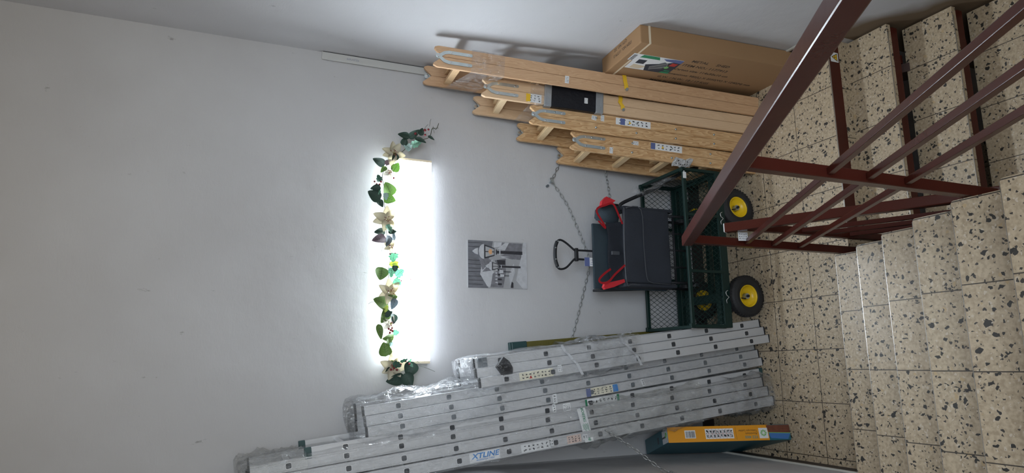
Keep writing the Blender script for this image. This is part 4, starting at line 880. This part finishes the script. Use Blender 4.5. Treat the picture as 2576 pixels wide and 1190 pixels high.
bm = B(); box(bm, (0.135, 0.0005, 0), (QH-0.002, QW-0.0005, 0.0008), OF); fr_ = put('orange_face', bm, M['orange'], tb, 'orange printed narrow face')
bm = B(); prism(bm, [(0.0, 0.003), (0.145, 0.003), (0.135, 0.045), (0.0, 0.05)], OF, 0, 0.0009); br_ = put('printed_brickwork', bm, mat('brick_print', (0.16, 0.045, 0.02), 0.6, var=0.5, vscale=40), fr_)
bm = B(); [box(bm, (0.002+0.0, 0.006+0.0055*i, 0), (0.135, 0.0068+0.0055*i, 0.0012), OF) for i in range(7)]; put('printed_mortar', bm, M['cardink'], fr_)
bm = B(); prism(bm, [(0.0, 0.052), (0.135, 0.048), (0.125, 0.078), (0.02, 0.086)], OF, 0, 0.0010); put('printed_pool', bm, mat('pool_print', (0.05, 0.16, 0.42), 0.5), fr_)
bm = B(); prism(bm, [(0.0, 0.049), (0.145, 0.044), (0.145, 0.0475), (0.0, 0.053)], OF, 0, 0.0013); put('printed_edge', bm, M['lime'], fr_)
bm = B(); box(bm, (0.140, 0.018, 0), (0.195, 0.078, 0.0014), OF); lg = put('logo_field', bm, M['white'], fr_)
def clover(bm, F_, cx, cy, r):
    for k in range(8):
        a = 2*PI*k/8
        prism(bm, [(cx+r*math.cos(a)*0.25, cy+r*math.sin(a)*0.25), (cx+r*math.cos(a-0.33)*0.8, cy+r*math.sin(a-0.33)*0.8), (cx+r*math.cos(a-0.15), cy+r*math.sin(a-0.15)), (cx+r*0.86*math.cos(a), cy+r*0.86*math.sin(a)), (cx+r*math.cos(a+0.15), cy+r*math.sin(a+0.15)), (cx+r*math.cos(a+0.33)*0.8, cy+r*math.sin(a+0.33)*0.8)], F_, 0, 0.0018)
bm = B(); clover(bm, OF, 0.167, 0.047, 0.020); put('printed_clover', bm, M['lime'], lg)
def otext(s_, x, y, sz, m_, par, **k): return text(s_, OF @ Matrix.Translation((x, y, 0.001)), sz, M[m_], par, **k)
M['tealink'] = mat('pale_teal_ink', (0.16, 0.26, 0.20), 0.5)
otext('FZZ 4005', 0.205, 0.062, 0.020, 'tealink', fr_, bold=0.0006); otext('Aluminium', 0.205, 0.043, 0.017, 'cardink', fr_); otext('Telescopic Ladder', 0.205, 0.026, 0.017, 'cardink', fr_, sx=0.92); otext('www telescopic ladder', 0.207, 0.016, 0.006, 'cardink', fr_) if False else None
bm = B(); box(bm, (0.336, 0.008, 0), (0.337, 0.082, 0.0012), OF); put('printed_rule', bm, M['cardink'], fr_)
bm = B(); box(bm, (0.352, 0.016, 0), (0.525, 0.074, 0.0013), OF); pg = put('pictogram_field', bm, M['white'], fr_)
bm = B(); box(bm, (0.352, 0.0445, 0), (0.525, 0.0455, 0.0018), OF); [box(bm, (0.352+0.0216*i, 0.016, 0), (0.353+0.0216*i, 0.074, 0.0018), OF) for i in range(1, 8)]; put('grid_lines', bm, M['red'], pg)
bm = B(); marks(bm, OF, 0.354, 0.020, 0.168, 0.05, 8, 2, 0.6, seed=41, d=0.0019); marks(bm, OF, 0.356, 0.024, 0.165, 0.045, 16, 4, 0.45, seed=43, d=0.0018); put('pictograms', bm, M['ink'], pg)
bm = B(); box(bm, (0.585, 0.022, 0), (0.650, 0.068, 0.0013), OF); bc = put('barcode_field', bm, M['white'], fr_)
bm = B(); rnd = random.Random(5); x = 0.590
while x < 0.645: ww = rnd.choice((0.0008, 0.0014, 0.0022)); box(bm, (x, 0.028, 0), (x+ww, 0.064, 0.0018), OF); x += ww+rnd.choice((0.0012, 0.0018))
put('barcode', bm, M['ink'], bc)
NF = QF @ Matrix(((0, -1, 0, 0.0), (1, 0, 0, 0), (0, 0, 1, QH+0.0004), (0, 0, 0, 1)))   # top: x away into the corner, y to the left
NF = QF @ Matrix(((0, -1, 0, 0.0), (1, 0, 0, 0.0), (0, 0, 1, QH+0.0004), (0, 0, 0, 1)))
bm = B(); box(bm, (0.004, 0.012, 0), (0.10, 0.072 if False else 0.086, 0.0006), QF @ Matrix(((0, -1, 0, 0.0), (1, 0, 0, 0.0), (0, 0, 1, QH), (0, 0, 0, 1)))); 
tl = put('brand_field', bm, M['white'], tb)
LT = frame(QF @ V((-0.035, 0.098, QH+0.0012)), QF.to_3x3() @ V((0, -1, 0)), QF.to_3x3() @ V((1, 0, 0)))
LT = frame(QF @ V((-0.006, 0.010, QH+0.0012)), QF.to_3x3() @ V((-1, 0, 0)), QF.to_3x3() @ V((0, -1, 0)))
LT = frame(QF @ V((-0.044, 0.006, QH+0.0012)), QF.to_3x3() @ V((0, 1, 0)), QF.to_3x3() @ V((-1, 0, 0)))
text('FELDMANN', LT @ Matrix.Translation((0.034, 0.002, 0)), 0.014, M['ink'], tl, bold=0.0005, sx=0.86)
bm = B(); clover(bm, LT, 0.018, -0.002, 0.016); put('printed_clover', bm, M['lime'], tl)
bm = B(); box(bm, (0.17, 0.03, 0), (0.20, 0.07, 0.0005), QF @ Matrix(((0, -1, 0, 0.0), (1, 0, 0, 0.0), (0, 0, 1, QH), (0, 0, 0, 1)))); put('printed_bag', bm, M['navybox'], tb)
bm = B(); box(bm, (0.015, 0.0, 0), (0.075, 0.009, 0.0008), QF @ Matrix(((0, -1, 0, 0.0), (1, 0, 0, 0.0), (0, 0, 1, QH), (0, 0, 0, 1)))); put('tape_piece', bm, M['white'], tb)

# ------------------------------------------------------------ garden cart
CX0, CX1, CY0, CY1, CZ0, CZ1 = -0.455, 0.545, 0.405, 0.875, 0.285, 0.555
gc = thing('garden_cart', (0.03, 0.62, 0), 'dark green mesh garden cart with black tyres on yellow rims, standing below the folded wagon', 'cart')
G = M['cartgreen']
bm = B()
for y in (CY0, CY1): box(bm, (CX0, y-0.003 if y == CY0 else y-0.03, CZ0-0.035), (CX1, y+0.03 if y == CY0 else y+0.003, CZ0+0.004), bev=0.003)
for x in (CX0, CX1-0.03): box(bm, (x, CY0, CZ0-0.034), (x+0.03, CY1, CZ0+0.003), bev=0.003)
put('bed_frame', bm, G, gc)
bm = B(); box(bm, (CX0+0.02, 0.455, CZ0-0.012), (CX1-0.02, 0.50, CZ0)); box(bm, (CX0+0.02, 0.77, CZ0-0.012), (CX1-0.02, 0.815, CZ0)); box(bm, (-0.29, CY0+0.02, CZ0-0.02), (-0.235, CY1-0.02, CZ0-0.003)); box(bm, (0.29, CY0+0.02, CZ0-0.02), (0.345, CY1-0.02, CZ0-0.003)); put('cross_member', bm, G, gc)
def clipmesh(bm, O, ux, uy, W_, H_, a, b, r=0.0011):
    """diamond mesh in a W_ by H_ rectangle: cells a wide, b tall"""
    O = V(O); ux = V(ux).normalized(); uy = V(uy).normalized(); nz = ux.cross(uy)
    k = a/b; n = int((W_+H_*k)/a)+2
    for sgn in (1, -1):
        for i in range(-int(H_*k/a)-2, n+1):
            x0 = i*a if sgn > 0 else i*a
            # line x = x0 + sgn*k*y
            ys = []
            y_lo, y_hi = 0.0, H_
            ya = (0-x0)/(sgn*k); yb = (W_-x0)/(sgn*k)
            lo, hi = min(ya, yb), max(ya, yb); lo = max(lo, 0); hi = min(hi, H_)
            if hi-lo < 1e-4: continue
            p = O+ux*(x0+sgn*k*lo)+uy*lo; q = O+ux*(x0+sgn*k*hi)+uy*hi
            bar(bm, p+nz*0.0006*sgn, q+nz*0.0006*sgn, 2*r, 1.6*r, up=nz)
def side(name, O, ux, L_, mids, gap=0.0):
    O = V(O); ux = V(ux); H_ = CZ1-CZ0-0.006
    n_ = ux.cross(V((0, 0, 1)))
    e = bpy.data.objects.new(name, None); COL.objects.link(e); e.parent = gc; e.location = O-ABS[gc]; ABS[e] = O; e.empty_display_size = 0.03
    bm = B()
    bar(bm, O+V((0, 0, H_)), O+ux*L_+V((0, 0, H_)), 0.020, 0.022, bev=0.003); bar(bm, O+V((0, 0, 0.012)), O+ux*L_+V((0, 0, 0.012)), 0.014, 0.020, bev=0.002)
    for x in [0.008]+[m_ for m_ in mids]+[L_-0.008]:
        bar(bm, O+ux*x+V((0, 0, 0.0)), O+ux*x+V((0, 0, H_+0.008)), 0.016 , 0.018, up=ux, bev=0.002)
    put('panel_frame', bm, G, e)
    bm = B(); clipmesh(bm, O+V((0, 0, 0.02)), ux, (0, 0, 1), L_, H_-0.03, 0.032, 0.048); put('mesh', bm, G, e)
    return e
side('side_panel', (CX0, CY0+0.004, CZ0), (1, 0, 0), CX1-CX0, (0.345, 0.70))
side('side_panel', (CX0, CY1-0.004, CZ0), (1, 0, 0), CX1-CX0, (0.345, 0.70))
side('end_panel', (CX0+0.004, CY0+0.015, CZ0), (0, 1, 0), CY1-CY0-0.03, ())
side('end_panel', (CX1-0.004, CY0+0.015, CZ0), (0, 1, 0), CY1-CY0-0.03, ())
bm = B(); clipmesh(bm, (CX0+0.02, CY0+0.02, CZ0+0.002), (1, 0, 0), (0, 1, 0), CX1-CX0-0.04, CY1-CY0-0.04, 0.032, 0.048); put('floor_mesh', bm, G, gc)
for x in (CX0+0.01, CX1-0.01):
    for y in (CY0+0.004, CY1-0.004): bm = B(); box(bm, (x-0.014, y-0.012, CZ1-0.012), (x+0.014, y+0.012, CZ1+0.014), bev=0.003); put('corner_latch', bm, G, gc)
for x in (CX0+0.20, CX0+0.70):
    bm = B(); tube(bm, smooth_path([(x-0.05, CY0-0.006, CZ0+0.0), (x-0.03, CY0-0.010, CZ0+0.006), (x-0.012, CY0-0.012, CZ0-0.012), (x, CY0-0.012, CZ0+0.004), (x+0.02, CY0-0.012, CZ0+0.008), (x+0.03, CY0-0.012, CZ0-0.008)], 3), 0.0022, 6); put('locking_pin', bm, M['alurim'], gc, smooth=True)
bm = B(); tube(bm, [(CX0-0.006, 0.41, CZ1+0.004), (CX0-0.012, 0.405, CZ1-0.03), (CX0-0.010, 0.40, CZ1-0.08)], 0.003, 6); put('bright_pin', bm, M['alurim'], gc)
# wheels
def wheel(x, y, side_, yaw):
    c = V((x, y, 0.130)); e = bpy.data.objects.new('wheel', None); COL.objects.link(e); e.parent = gc; e.location = c-ABS[gc]; ABS[e] = c; e.empty_display_size = 0.05
    a = V((math.sin(yaw), -math.cos(yaw), 0))*side_
    Fw = frame(c, V((0, 0, 1)).cross(a), (0, 0, 1)) if True else None
    Fw = Matrix((( *((V((0, 0, 1)).cross(a))[:1]),), )) if False else frame(c, V((0, 0, 1)).cross(a) * 1, V((0, 0, 1)))
    bm = B(); R_ = 0.130; r_ = 0.068; hw = 0.038
    prof = [(r_, -hw*0.72), (r_+0.010, -hw*0.92), (r_+0.030, -hw), (R_-0.014, -hw*0.80), (R_-0.004, -hw*0.52), (R_, -hw*0.2), (R_, hw*0.2), (R_-0.004, hw*0.52), (R_-0.014, hw*0.80), (r_+0.030, hw), (r_+0.010, hw*0.92), (r_, hw*0.72)]
    lathe(bm, prof, Fw, 48)
    for k in range(40):
        an = 2*PI*k/40
        for s in (-1, 1):
            Fk = Fw @ Matrix.Rotation(an+(0.08 if s > 0 else 0), 4, 'Z')
            box(bm, (R_-0.006, s*0.005 if s > 0 else -0.020, -0.006), (R_+0.002, 0.020*s if s > 0 else -0.005, 0.006), Fk @ Matrix.Rotation(PI/2, 4, 'X'))
    put('tyre', bm, M['tyre'], e, smooth=False)
    bm = B(); prof = [(0.070, 0.030), (0.066, 0.031), (0.062, 0.022), (0.056, 0.006), (0.030, -0.004), (0.020, -0.005), (0.020, -0.010), (0.058, -0.004), (0.066, 0.018), (0.070, 0.026)]
    lathe(bm, prof, Fw, 40); lathe(bm, [(0.070, -0.030), (0.066, -0.031), (0.056, -0.006), (0.020, -0.008), (0.020, -0.004), (0.058, -0.002), (0.069, -0.026)], Fw, 40); put('rim', bm, M['yrim'], e, smooth=True)
    bm = B(); tube(bm, [Fw @ V((0, 0, -0.03)), Fw @ V((0, 0, 0.018))], 0.018, 18); put('hub', bm, M['zinc'], e)
    bm = B(); tube(bm, [Fw @ V((0, 0, 0.0)), Fw @ V((0, 0, 0.030))], 0.0085, 12); tube(bm, [Fw @ V((-0.012, 0.040, 0.002)), Fw @ V((-0.018, 0.028, 0.032))], 0.0035, 8); put('axle_end', bm, M['blackp'], e)
    return e
wheel(-0.257, 0.405, 1, 0.0); wheel(0.320, 0.435, 1, 0.12); wheel(-0.245, 0.845, -1, 0.0); wheel(0.335, 0.86, -1, 0.12)
bm = B(); tube(bm, [(-0.255, 0.445, 0.13), (-0.247, 0.805, 0.13)], 0.010, 10); tube(bm, [(0.324, 0.475, 0.13), (0.333, 0.82, 0.13)], 0.010, 10); put('axle', bm, M['blackp'], gc)
bm = B()
for x in (-0.25, 0.325):
    for y in (0.49, 0.78): bar(bm, (x-0.03, y, 0.13), (x-0.012, y, CZ0-0.03), 0.02, 0.004, up=(1, 0, 0)); bar(bm, (x+0.03, y, 0.13), (x+0.012, y, CZ0-0.03), 0.02, 0.004, up=(1, 0, 0))
    bar(bm, (x, 0.48, 0.142), (x, 0.79, 0.142), 0.035, 0.02)
bar(bm, (-0.25, 0.64, 0.20), (0.33, 0.64, 0.20), 0.03, 0.03)
put('undercarriage', bm, G, gc)
# pull handle of the cart
bm = B(); tube(bm, smooth_path([(0.63, 0.56, 0.20), (0.60, 0.56, 0.36), (0.528, 0.60, 0.501), (0.456, 0.655, 0.615), (0.40, 0.665, 0.74), (0.352, 0.67, 0.84), (0.325, 0.672, 0.862), (0.28, 0.672, 0.858)], 4), 0.0115, 10); put('pull_handle', bm, M['blackp'], gc, 'black tubular pull handle', smooth=True)
bm = B(); tube(bm, smooth_path([(0.545, 0.595, 0.475), (0.50, 0.625, 0.555), (0.46, 0.65, 0.612), (0.43, 0.655, 0.68), (0.42, 0.657, 0.70)], 4), 0.02, 10, radii=None); put('handle_bag', bm, M['film3'], gc, 'crumpled clear plastic on the handle', smooth=True)
bm = B()
rnd = random.Random(3)
for k in range(7):
    a = rnd.uniform(0, 6.28); p = V((0.425, 0.655, 0.70)); d = V((math.cos(a)*0.03, -0.02+0.02*math.sin(a), 0.05+0.03*math.sin(a*1.7)))
    v1, v2, v3 = bm.verts.new(p), bm.verts.new(p+d+V((0.012, 0, 0))), bm.verts.new(p+d+V((-0.012, 0.01, 0.01))); bm.faces.new((v1, v2, v3))
put('handle_bag', bm, M['film3'], gc, 'crumpled clear plastic on the handle')
bm = B(); box(bm, (0.515, CY0-0.008, CZ1-0.006), (0.535, CY0-0.0065, CZ1+0.0), None); box(bm, (0.475, CY0-0.0085, CZ1-0.018), (0.515, CY0-0.0065, CZ1+0.006)); put('paper_tag', bm, M['white'], gc)
# crumpled leaflet stuck on the cart corner
lf = thing('paper_leaflet', (0.575, 0.44, 0.54), 'crumpled white printed leaflet tucked between cart corner and wooden ladder', 'leaflet')
bm = B(); n = 7; rows = []
for i in range(n+1):
    row = []
    for j in range(5):
        x = 0.555+0.012*j+0.008*math.sin(i*1.3); z = 0.615-0.020*i; y = 0.435+0.010*math.sin(i*1.9+j*1.2)-0.008*j
        row.append(bm.verts.new((x, y, z)))
    rows.append(row)
for i in range(n):
    for j in range(4): bm.faces.new((rows[i][j], rows[i+1][j], rows[i+1][j+1], rows[i][j+1]))
bmesh.ops.solidify(bm, geom=bm.faces[:], thickness=0.0008)
sh = put('sheet', bm, M['white'], lf)
bm = B(); marks(bm, frame((0.562, 0.424, 0.50), (0.9, -0.35, 0), (0, 0, 1)), 0, 0, 0.04, 0.10, 2, 6, seed=8, d=0.001); put('print', bm, M['ink'], lf)

# ------------------------------------------------------------ folded fabric wagon
fw = thing('folding_wagon', (0.06, 0.66, CZ0), 'folded charcoal fabric wagon with red webbing and upright black handle, standing in the green cart', 'wagon', None)
bm = B(); box(bm, (-0.172, 0.592, 0.545), (0.303, 0.622, 0.885), bev=0.012, seg=4)
bmesh.ops.subdivide_edges(bm, edges=[e for e in bm.edges if e.calc_length() > 0.2], cuts=10, use_grid_fill=True)
for v in bm.verts: v.co.y += 0.004*math.sin(v.co.x*22)*math.sin(v.co.z*17)
put('front_panel', bm, M['fabric'], fw, smooth=True)
bm = B(); tube(bm, smooth_path([(0.300, 0.588, 0.872), (0.296, 0.586, 0.760), (0.06, 0.585, 0.752), (-0.13, 0.585, 0.742), (-0.165, 0.586, 0.715), (-0.172, 0.590, 0.66), (-0.174, 0.596, 0.55)], 4), 0.0035, 6)
tube(bm, smooth_path([(0.303, 0.596, 0.878), (0.06, 0.594, 0.889), (-0.172, 0.594, 0.884), (-0.182, 0.60, 0.84), (-0.185, 0.61, 0.70)], 4), 0.005, 6); put('piping', bm, M['pipe'], fw, smooth=True)
bm = B(); box(bm, (-0.203, 0.712, 0.50), (0.214, 0.730, 1.045), bev=0.006, seg=2); put('back_panel', bm, M['fabric2'], fw)
bm = B()      # slack inner fold between the two panels
rows = []
prof = [(0.622, 0.872), (0.630, 0.890), (0.645, 0.925), (0.660, 0.955), (0.668, 0.965), (0.680, 0.955), (0.700, 0.90)]
for i in range(13):
    x = -0.185+0.40*i/12
    rows.append([bm.verts.new((x, y+0.004*math.sin(i*1.3+k), z+0.006*math.sin(i*0.9+k*0.8))) for k, (y, z) in enumerate(prof)])
for i in range(12):
    for k in range(len(prof)-1): bm.faces.new((rows[i][k], rows[i+1][k], rows[i+1][k+1], rows[i][k+1]))
bmesh.ops.solidify(bm, geom=bm.faces[:], thickness=0.004); bmesh.ops.recalc_face_normals(bm, faces=bm.faces[:])
put('inner_fold', bm, M['fabric'], fw, smooth=True)
bm = B(); box(bm, (0.004, 0.634, 0.90), (0.028, 0.648, 0.955), frame((0, 0, 0), (1, 0, 0), (0, 1, 0)), bev=0.003); put('hook_tape', bm, M['pipe'], fw)
for x0, x1 in ((-0.196, -0.172), (0.296, 0.318)):
    bm = B(); box(bm, (x0, 0.60, 0.50), (x1, 0.735, 0.885), bev=0.008, seg=2); put('side_panel', bm, M['fabric'], fw)
bm = B(); prism(bm, [(0.205, 0.90), (0.318, 0.87), (0.330, 0.965), (0.300, 1.045), (0.225, 1.055)], frame((0, 0.62, 0), (1, 0, 0), (0, 0, 1)), -0.06, -0.012)
bmesh.ops.bevel(bm, geom=bm.edges[:], offset=0.010, segments=2, affect='EDGES'); put('side_pouch', bm, M['fabric2'], fw, smooth=True)
def ribbon(pts, wd, up=(0, -1, 0), th=0.002):
    P = smooth_path(pts, 4); bm = B(); rows = []
    for i, p in enumerate(P):
        t = (P[min(i+1, len(P)-1)]-P[max(i-1, 0)]).normalized(); s = t.cross(V(up)).normalized()
        rows.append([bm.verts.new(p+s*wd/2), bm.verts.new(p-s*wd/2)])
    for i in range(len(rows)-1): bm.faces.new((rows[i][0], rows[i+1][0], rows[i+1][1], rows[i][1]))
    bmesh.ops.solidify(bm, geom=bm.faces[:], thickness=th); bmesh.ops.recalc_face_normals(bm, faces=bm.faces[:]); return bm
put('webbing', ribbon([(0.205, 0.60, 1.065), (0.158, 0.575, 1.036), (0.172, 0.572, 1.040), (0.224, 0.570, 1.076), (0.255, 0.568, 1.094), (0.280, 0.566, 1.082), (0.300, 0.565, 1.03), (0.312, 0.564, 0.998), (0.306, 0.562, 0.973), (0.252, 0.560, 0.947), (0.187, 0.560, 0.918)], 0.013), M['redweb'], fw, 'red webbing edge')
put('webbing', ribbon([(-0.069, 0.564, 0.910), (-0.129, 0.568, 0.982), (-0.176, 0.570, 1.030), (-0.184, 0.572, 1.077), (-0.164, 0.574, 1.091), (-0.127, 0.577, 1.052), (-0.095, 0.580, 1.003)], 0.013), M['redweb'], fw, 'red webbing edge')
bm = B(); prism(bm, [(0.296, 1.040), (0.336, 1.030), (0.366, 0.999), (0.345, 0.934), (0.328, 0.955), (0.312, 1.0)], frame((0, 0.60, 0), (1, 0, 0), (0, 0, 1)), -0.03, -0.002); put('red_flap', bm, M['redweb'], fw, 'red webbing flap')
bm = B(); prism(bm, [(-0.184, 1.042), (-0.153, 0.905), (-0.172, 0.900), (-0.204, 0.979), (-0.22, 1.041), (-0.206, 1.052)], frame((0, 0.59, 0), (1, 0, 0), (0, 0, 1)), -0.025, 0.002); put('red_flap', bm, M['redweb'], fw, 'red webbing flap')
bm = B()
for x in (-0.16, 0.275): tube(bm, [(x, 0.615, 0.60), (x, 0.60, 0.32)], 0.009, 8)
for x in (-0.185, 0.26): tube(bm, [(x, 0.70, 0.60), (x, 0.72, 0.31)], 0.009, 8)
for z, y in ((0.50, 0.612), (0.41, 0.606)): tube(bm, [(-0.16, y, z), (0.275, y, z)], 0.0075, 8)
for x in (-0.06, 0.05, 0.16): tube(bm, [(x, 0.612, 0.56), (x, 0.607, 0.41)], 0.006, 8)
tube(bm, [(-0.185, 0.735, 0.52), (-0.215, 0.72, 1.05)], 0.008, 8); tube(bm, [(0.335, 0.66, 0.955), (0.33, 0.655, 0.885)], 0.008, 8)
put('frame', bm, M['blackp'], fw, 'black folding tube frame', smooth=True)
for x in (-0.17, 0.27):
    for y in (0.63, 0.72): bm = B(); tube(bm, [(x-0.012, y, 0.345), (x+0.012, y, 0.345)], 0.042, 20); put('wheel', bm, M['blackp'], fw)
hd = [(0.0411, 0.75, 0.5361), (0.0411, 0.75, 1.0218), (0.0401, 0.75, 1.1386), (0.0391, 0.75, 1.157), (0.0811, 0.75, 1.2134), (0.0995, 0.75, 1.2523), (0.0903, 0.75, 1.2769), (0.0565, 0.75, 1.2902), (-0.0306, 0.75, 1.2923), (-0.0746, 0.75, 1.279), (-0.0839, 0.75, 1.2544), (-0.0695, 0.75, 1.2154), (-0.0173, 0.75, 1.1611), (-0.0162, 0.75, 1.1406), (-0.0162, 0.75, 1.0125), (-0.0162, 0.75, 0.5361)]
bm = B(); tube(bm, smooth_path(hd, 4), 0.0065, 10); hdl = put('handle', bm, M['blackp'], fw, smooth=True)
bm = B(); tube(bm, smooth_path([(0.0883, 0.75, 1.279), (0.0565, 0.75, 1.2913), (0.0114, 0.75, 1.2954), (-0.0306, 0.75, 1.2933), (-0.0716, 0.75, 1.28)], 4), 0.0115, 12); put('grip', bm, M['blackp'], hdl, smooth=True)
bm = B(); box(bm, (-0.0296, 0.738, 1.1355), (0.0534, 0.762, 1.156), bev=0.004); put('collar', bm, M['blackp'], hdl)
for x, z in ((0.0883, 1.2779), (-0.0736, 1.2779), (0.0473, 1.2954), (-0.0244, 1.2954)): bm = B(); tube(bm, [(x, 0.742, z), (x, 0.736, z)], 0.0045, 8); put('screw', bm, M['zinc'], hdl)
bm = B(); box(bm, (-0.0603, 0.73, 1.0228), (-0.006, 0.732, 1.0996)); tgx = put('hang_tag', bm, M['white'], fw, 'small printed hang tag')
bm = B(); box(bm, (-0.0608, 0.7292, 1.0638), (-0.0055, 0.7302, 1.0996)); marks(bm, frame((-0.0572, 0.7298, 1.0279), (1, 0, 0), (0, 0, 1)), 0, 0, 0.045, 0.03, 3, 3, seed=2); put('print', bm, M['navy'], tgx)

# ------------------------------------------------------------ chains on the wall
def chain(pts, label, link=0.036, wd=0.021, r=0.0026, extra=None):
    P = smooth_path(pts, 6); L_ = [0]
    for i in range(1, len(P)): L_.append(L_[-1]+(P[i]-P[i-1]).length)
    step = link-2*r*1.6; n = int(L_[-1]/step); bm = B(); i = 0
    for k in range(n):
        s = (k+0.5)*step
        while i < len(L_)-2 and L_[i+1] < s: i += 1
        p = P[i].lerp(P[i+1], (s-L_[i])/max(1e-6, L_[i+1]-L_[i])); t = (P[i+1]-P[i]).normalized()
        vd = V((0, -0.8, 0.6)); flat = t.cross(vd).normalized(); deep = t.cross(flat).normalized()
        side_ = (flat+deep*0.25).normalized() if k % 2 else (deep+flat*0.25).normalized()
        ring = []
        hl = link/2-r; hw = wd/2-r; c = hl-hw
        for q in range(5): a = -PI/2+PI*q/4; ring.append(p+t*(c+hw*math.cos(a))+side_*(hw*math.sin(a)))
        for q in range(5): a = PI/2+PI*q/4; ring.append(p+t*(-c+hw*math.cos(a))+side_*(hw*math.sin(a)))
        tube(bm, ring, r, 5, closed=True)
    o = put('chain', bm, M['chain'], base=P[0] if extra is None else None, smooth=True)
    return tag(o, label, 'chain', None)
YC = YB-0.016
hk = thing('wall_hook', (0.537, YB, 1.213), 'small steel eye bolt on the back wall that carries the end of the chain', 'hook')
bm = B(); tube(bm, [(0.527, YB, 1.213), (0.527, YC-0.02, 1.216)], 0.006, 10); tube(bm, [(0.527, YC-0.018, 1.216), (0.527, YC-0.034, 1.218)], 0.011, 6); put('bolt', bm, M['zinc'], hk)
bm = B(); tube(bm, [(0.542+0.012*math.cos(a), YC-0.01, 1.212+0.012*math.sin(a)) for a in [2*PI*i/12 for i in range(12)]], 0.003, 6, closed=True); put('eye', bm, M['zinc'], hk)
bm = B(); tube(bm, [(0.500, YB, 1.235), (0.500, YB-0.022, 1.237)], 0.0085, 12); put('wall_plug', bm, M['greyp'], hk)
chain([(0.66, YC, 1.143), (0.60, YC, 1.175), (0.559, YC, 1.194), (0.538, YC, 1.208), (0.516, YC, 1.192), (0.455, YC, 1.144), (0.369, YC, 1.087), (0.251, YC, 1.032), (0.12, YC, 0.976), (0.04, YC, 0.948), (-0.053, YC, 0.950), (-0.133, YC, 0.974), (-0.226, YC, 1.002), (-0.343, YC, 1.038), (-0.497, YC, 1.088), (-0.56, YC, 1.11)], 'thin steel chain slung along the back wall behind the wagon handle')
chain([(0.640, 0.50, 1.02) if False else (0.80, 0.86, 0.895), (0.761, 0.90, 0.860), (0.691, 0.92, 0.813), (0.615, YC, 0.785), (0.503, YC, 0.768), (0.433, YC, 0.765), (0.36, YC, 0.775)], 'short steel chain hanging from the shortest wooden ladder to behind the wagon', link=0.033)
chain([(-1.02, 0.36, 1.215), (-1.075, 0.33, 1.135), (-1.13, 0.30, 1.06), (-1.185, 0.26, 1.0), (-1.225, 0.22, 0.955), (-1.238, 0.16, 0.93), (-1.24, 0.05, 0.96)], 'steel chain sagging from the tallest aluminium ladder to the left wall', link=0.036, wd=0.020, r=0.0028)
